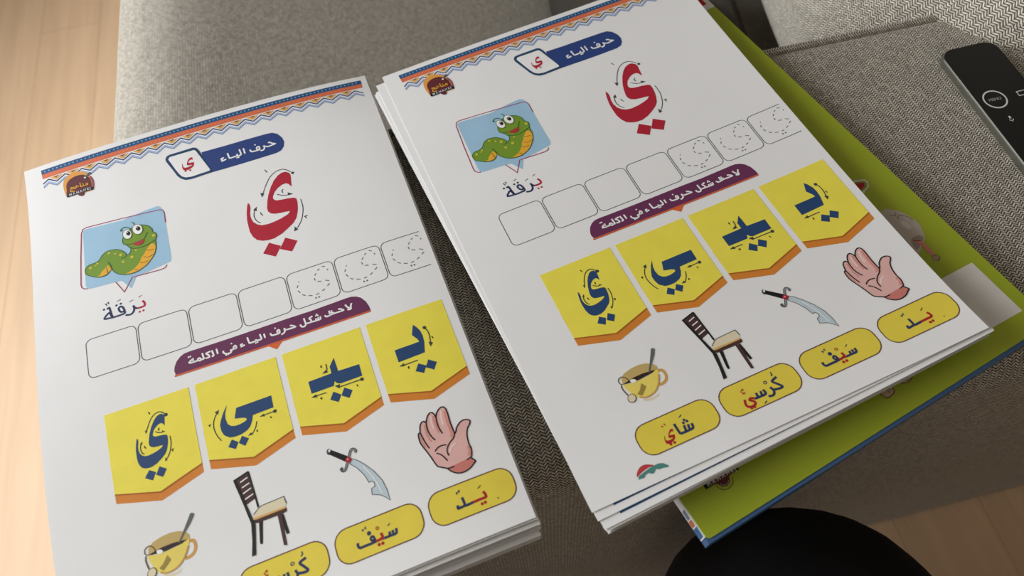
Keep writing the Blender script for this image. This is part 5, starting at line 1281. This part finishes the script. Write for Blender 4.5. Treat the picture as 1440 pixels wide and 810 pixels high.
cover_art('sheep_picture', [('wool', 1, 'poly', 1, SHEEP), ('wool_shade', 2, 'line', 1.0, [(198, 88), (200, 89.5), (203, 87), (204.2, 83)]), ('wool_shade', 2, 'line', 0.8, [(196, 92), (198, 90.5), (200, 92)]),
  ('wool_light', 2, 'poly', 1, [(197.5, 86), (199.5, 85), (200.5, 81.5), (199, 79.5), (197, 82)]), ('wool_shade', 2, 'poly', 1, [(194, 74), (199, 74.5), (201, 72), (197, 69.5), (192, 68)]),
  ('leg_pink', 3, 'poly', 0, [(195.2, 72.2), (198.3, 70.7), (198.9, 64.2), (197.8, 60.3), (195.8, 60.4), (196.2, 66.6)]), ('mouth', 3, 'line', 0.5, [(194.6, 73), (196.2, 72.2), (198.2, 71.0)]),
  ('hoof', 4, 'poly', 1, [(195.6, 60.6), (198.0, 60.4), (198.6, 57.9), (196.4, 57.2), (194.6, 58.5)]), ('foot_line', 5, 'line', 0.35, [(195.8, 60.5), (198.4, 60.2), (198.7, 57.8), (196.2, 57.0)])], 'woolly grey sheep with a pink leg')
cover_art('sign_picture', [('sign_white', 1, 'poly', 0, [(188, 120.0), (195.7, 120.6), (201.5, 118.3), (202.0, 115.8), (199.8, 112.8), (194.1, 110.8), (186, 112)]),
  ('wool_shade', 1, 'poly', 0, [(188, 126.5), (194.6, 125.0), (195.2, 121.4), (188, 120.5)]), ('cover_green', 2, 'poly', 0, [(186, 119), (195.5, 119.4), (200.4, 117.5), (200.8, 115.7), (199.2, 113.6), (194, 112.2), (186, 113.2)]),
  ('sign_red', 3, 'poly', 0, [(187, 118.0), (194.5, 118.6), (199.4, 116.7), (198.3, 114.5), (194.5, 113.6), (187, 114)])], 'red tag with a pale outline')
for F, nm in (([(117.5, 20.5), (123.0, 20.0), (124.6, 16.2), (124.4, 13.7), (122.7, 12.6), (119.2, 12.4), (118.2, 14.5)], 0), ([(129.8, 19.5), (136.3, 19), (137.3, 15.3), (135.8, 13.9), (133.2, 13.5), (131.0, 14.4), (130.0, 16.5)], 1)):
    cx = sum(p[0] for p in F) / len(F)
    cover_art('foot_picture', [('foot_line', 1, 'poly', 1, [(cx + (x - cx) * 1.14, 16.5 + (y - 16.5) * 1.12) for x, y in F]), ('foot', 2, 'poly', 1, F),
      ('foot_line', 3, 'line', 0.35, [(cx - .2, 17.8), (cx + .6, 13.6)]), ('foot_line', 3, 'line', 0.35, [(cx + 1.4, 17.8), (cx + 2.0, 14.2)])])
cover_art('publisher_logo', [('plum', 1, 'poly', 0, [(15.6, 25.5), (35.2, 24.5), (35.8, 21.9), (16.6, 22.0)]), ('sign_red', 2, 'poly', 0, [(15.8, 24.6), (18.6, 24.5), (18.8, 22.0), (16.8, 22.0)]), ('sign_red', 2, 'poly', 0, [(33.6, 24.5), (35.2, 24), (35.6, 21.8), (33.8, 22)]),
  ('black', 3, 'poly', 0, [(16.8, 22.0), (35.6, 21.8), (35.8, 19.4), (16.8, 19.5)]), ('maroon', 4, 'poly', 0, [(20.5, 22.2), (26.3, 23.4), (32.4, 22.1), (32.4, 19.8), (29.6, 19.0), (28.6, 16.9), (26.3, 15.9), (24.0, 16.8), (22.9, 19.0), (20.5, 19.8)]),
  ('foot_line', 2, 'line', 0.35, [(21.9, 18.6), (23.0, 16.0), (26.3, 14.8), (29.6, 16.0), (30.8, 18.4)]), ('white', 5, 'text', 'M A N A H E J', [(18.6, 20.0), (34.4, 19.8)]), ('gold', 5, 'dot', .5, [(21.0, 23.2)])] +
  [('white', 5, 'dot', .2, [(26.3 + 2.3 * math.cos(a), 19.0 + 2.3 * math.sin(a))]) for a in (3.6, 4.0, 4.4, 4.8, 5.2, 5.6)], 'dark red ribbon logo with white lettering')
cover_art('white_sticker', [('sticker', 1, 'poly', 0, [(187, 48.0), (210.8, 47.2), (210.6, 13.4), (187, 14.2)])], 'blank white square')
cover_art('title_panel', [('sticker', 1, 'poly', 0, [(150, 300), (218.4, 299.6), (218.2, 280.6), (150, 281)]), ('sign_red', 2, 'poly', 0, [(206, 297), (215.1, 293.0), (215.0, 285.4), (206, 285)])], 'white strip with red lettering blocks')
INK['mark_grey'] = (120, 140, 164); INK['mark_orange'] = (206, 120, 80); INK['mark_blue'] = (70, 112, 160)
for nm, y0, y1, z0, z1 in (('mark_grey', .0125, .0170, .003, .0075), ('mark_orange', .0088, .0118, .002, .0080), ('mark_blue', .0030, .0080, .001, .0090)):
    bm = bmesh.new(); addbox(bm, (.00275, y0, z0), (.0034, y1, z1))
    link('edge_mark', bm, ink(nm), book)

# ------------------------------------------------------------------ remote control
RD = Vector((0.2423, -0.9702)); RP = Vector((0.9702, 0.2423)); R0 = Vector((0.26113, 0.34225))
rc = R0 + RP * 0.0185 + RD * (-0.021 + 0.062)
remote = empty('remote_control', (rc.x, rc.y, AT + 0.0012), math.atan2(RP.y, RP.x))
tag(remote, 'slim black glass remote control with silver edge lying on the armrest beside the green book', 'remote control')
ALU = mat('brushed_aluminium', (150, 150, 140), 0.35, 0.5, 0.9, var=0.03, vscale=300)
RGLASS = mat('black_glass', (13, 14, 14), 0.36, 0.3, var=0.02)
RWHITE = mat('white_button_print', (228, 228, 222), 0.5, 0.3, var=0.01)
RGREY = mat('grey_button_print', (190, 190, 184), 0.5, 0.3, var=0.01)
HW, HL = 0.0190, 0.0620
bm = plate(rrect(-HW, -HL, HW, HL, 0.0085, 8), 0.0, 0.0056)
bmesh.ops.bevel(bm, geom=[e for e in bm.edges if abs(e.verts[0].co.z - e.verts[1].co.z) < 1e-6], offset=0.0012, segments=3, affect='EDGES', profile=.5)
link('body', bm, ALU, remote, False)
bm = plate(rrect(-HW + .0007, -HL + .0007, HW - .0007, HL - .0007, 0.0079, 8), 0.0050, 0.0062)
glass = link('glass_face', bm, RGLASS, remote)
def rpart(name, items, m, parent=remote, z=0.00624):
    bm = bmesh.new()
    for kind, ex, P in items:
        if kind == 'poly': fill(bm, P, z, 0)
        elif kind == 'line': stroke(bm, P, ex[0], z, 0, ex[1])
        elif kind == 'text': text_on(bm, ex, .0, P[0], P[1], z, 0, 1)
    for f in bm.faces:
        f.normal_update()
        if f.normal.z < 0: f.normal_flip()
    return link(name, bm, m, parent)
def rl(x, d): return (x / 1000 - 0.0185, 0.041 - d / 1000)   # mm right of the left edge, mm below the photo mark
def circ(c, r, n=32): return [(c[0] + r * math.cos(2 * math.pi * k / n), c[1] + r * math.sin(2 * math.pi * k / n)) for k in range(n)]
mc = rl(10.6, 25.2)
mb = rpart('menu_button', [('line', (0.00095, True), circ(mc, 0.0068))], RWHITE)
rpart('button_lettering', [('text', 'MENU', [(mc[0] - .0039, mc[1] - .0009), (mc[0] + .0039, mc[1] - .0009)])], RGREY, mb)
hc = rl(28.6, 25.0)
hb = rpart('home_button', [('line', (0.0003, True), circ(hc, 0.0068))], RGLASS)
rpart('screen_symbol', [('line', (0.0005, True), [(hc[0] - .0027, hc[1] - .0017), (hc[0] + .0027, hc[1] - .0017), (hc[0] + .0027, hc[1] + .0017), (hc[0] - .0027, hc[1] + .0017)])], RWHITE, hb)
vc = rl(10.9, 41.8)
sb = rpart('voice_button', [('line', (0.0003, True), circ(vc, 0.0068))], RGLASS)
rpart('microphone_symbol', [('line', (0.0012, False), [(vc[0], vc[1] + .0005), (vc[0], vc[1] + .0024)]), ('line', (0.0004, False), [(vc[0] - .0013, vc[1]), (vc[0] - .0008, vc[1] - .0011), (vc[0] + .0008, vc[1] - .0011), (vc[0] + .0013, vc[1])]), ('line', (.0004, False), [(vc[0], vc[1] - .0011), (vc[0], vc[1] - .0021)])], RWHITE, sb)
pc = rl(10.9, 58.4)
pb = rpart('play_button', [('line', (0.0003, True), circ(pc, 0.0068))], RGLASS)
rpart('play_symbol', [('poly', 0, [(pc[0] - .002, pc[1] - .0012), (pc[0] - .002, pc[1] + .0012), (pc[0] + .0002, pc[1])]), ('line', (.0004, False), [(pc[0] + .001, pc[1] - .0012), (pc[0] + .001, pc[1] + .0012)]), ('line', (.0004, False), [(pc[0] + .002, pc[1] - .0012), (pc[0] + .002, pc[1] + .0012)])], RWHITE, pb)
wc = rl(27.2, 50.0)
vb = rpart('volume_button', [('line', (0.0003, True), [(wc[0] + x, wc[1] + y) for x, y in rrect(-.0068, -.0155, .0068, .0155, .0067, 8)])], RGLASS)
rpart('plus_symbol', [('line', (.0005, False), [(wc[0] - .0015, wc[1] + .009), (wc[0] + .0015, wc[1] + .009)]), ('line', (.0005, False), [(wc[0], wc[1] + .0075), (wc[0], wc[1] + .0105)])], RWHITE, vb)
rpart('minus_symbol', [('line', (.0005, False), [(wc[0] - .0015, wc[1] - .009), (wc[0] + .0015, wc[1] - .009)])], RWHITE, vb)

# ------------------------------------------------------------------ the seated person's knee
BLACK = mat('black_trouser_cloth', (17, 16, 16), 0.85, 0.15, var=0.1, vscale=120)
SHOE = mat('dark_sock', (24, 24, 26), 0.9, 0.1, var=0.1, vscale=80)
person = empty('person', (0.130, -0.025, 0.0))
tag(person, 'person in black trousers whose raised knee shows at the bottom edge before the sofa', 'person')
def skin_mesh(name, J, E, m, parent, sub=2):
    me = bpy.data.meshes.new(name)
    me.from_pydata([Vector(p) - Vector((0.130, -0.02, 0.0)) for p, r in J], E, [])
    o = bpy.data.objects.new(name, me); col.objects.link(o); o.parent = parent
    md = o.modifiers.new('skin', 'SKIN'); md.use_smooth_shade = True
    for v, (p, r) in zip(me.skin_vertices[0].data, J): v.radius = r
    me.skin_vertices[0].data[0].use_root = True
    s = o.modifiers.new('sub', 'SUBSURF'); s.levels = sub; s.render_levels = sub
    bpy.context.view_layer.update()
    ev = o.evaluated_get(bpy.context.evaluated_depsgraph_get())
    m2 = bpy.data.meshes.new_from_object(ev); o.modifiers.clear(); o.data = m2
    m2.materials.clear(); m2.materials.append(m)
    for p in m2.polygons: p.use_smooth = True
    return o
J = [((0.215, -0.46, 0.425), (.118, .108)), ((0.195, -0.33, 0.412), (.108, .098)), ((0.170, -0.18, 0.39), (.096, .086)), ((0.150, -0.07, 0.380), (.087, .078)), ((0.137, 0.016, 0.370), (.083, .075)),
     ((0.134, 0.054, 0.342), (.078, .072)), ((0.130, 0.040, 0.28), (.072, .070)), ((0.128, 0.022, 0.20), (.068, .072)), ((0.128, -0.005, 0.12), (.064, .066)), ((0.130, -0.02, 0.075), (.060, .062))]
J2 = [((0.03 - p[0], p[1] - 0.085, p[2] - 0.01), r) for p, r in J]  # second leg, out of view, added to keep window light off the floor
leg = skin_mesh('trouser_leg', J, [(i, i + 1) for i in range(len(J) - 1)], BLACK, person, 3)
skin_mesh('trouser_leg', J2, [(i, i + 1) for i in range(len(J2) - 1)], BLACK, person, 3)
J = [((0.130, -0.03, 0.075), (.038, .040)), ((0.130, -0.025, 0.045), (.040, .036)), ((0.131, 0.025, 0.034), (.040, .027)), ((0.133, 0.065, 0.028), (.036, .022)), ((0.134, 0.088, 0.025), (.028, .017))]
skin_mesh('sock', J, [(i, i + 1) for i in range(len(J) - 1)], SHOE, person, 2)
J = [((0.03 - p[0], p[1] - 0.085, p[2]), r) for p, r in J]
skin_mesh('sock', J, [(i, i + 1) for i in range(len(J) - 1)], SHOE, person, 2)
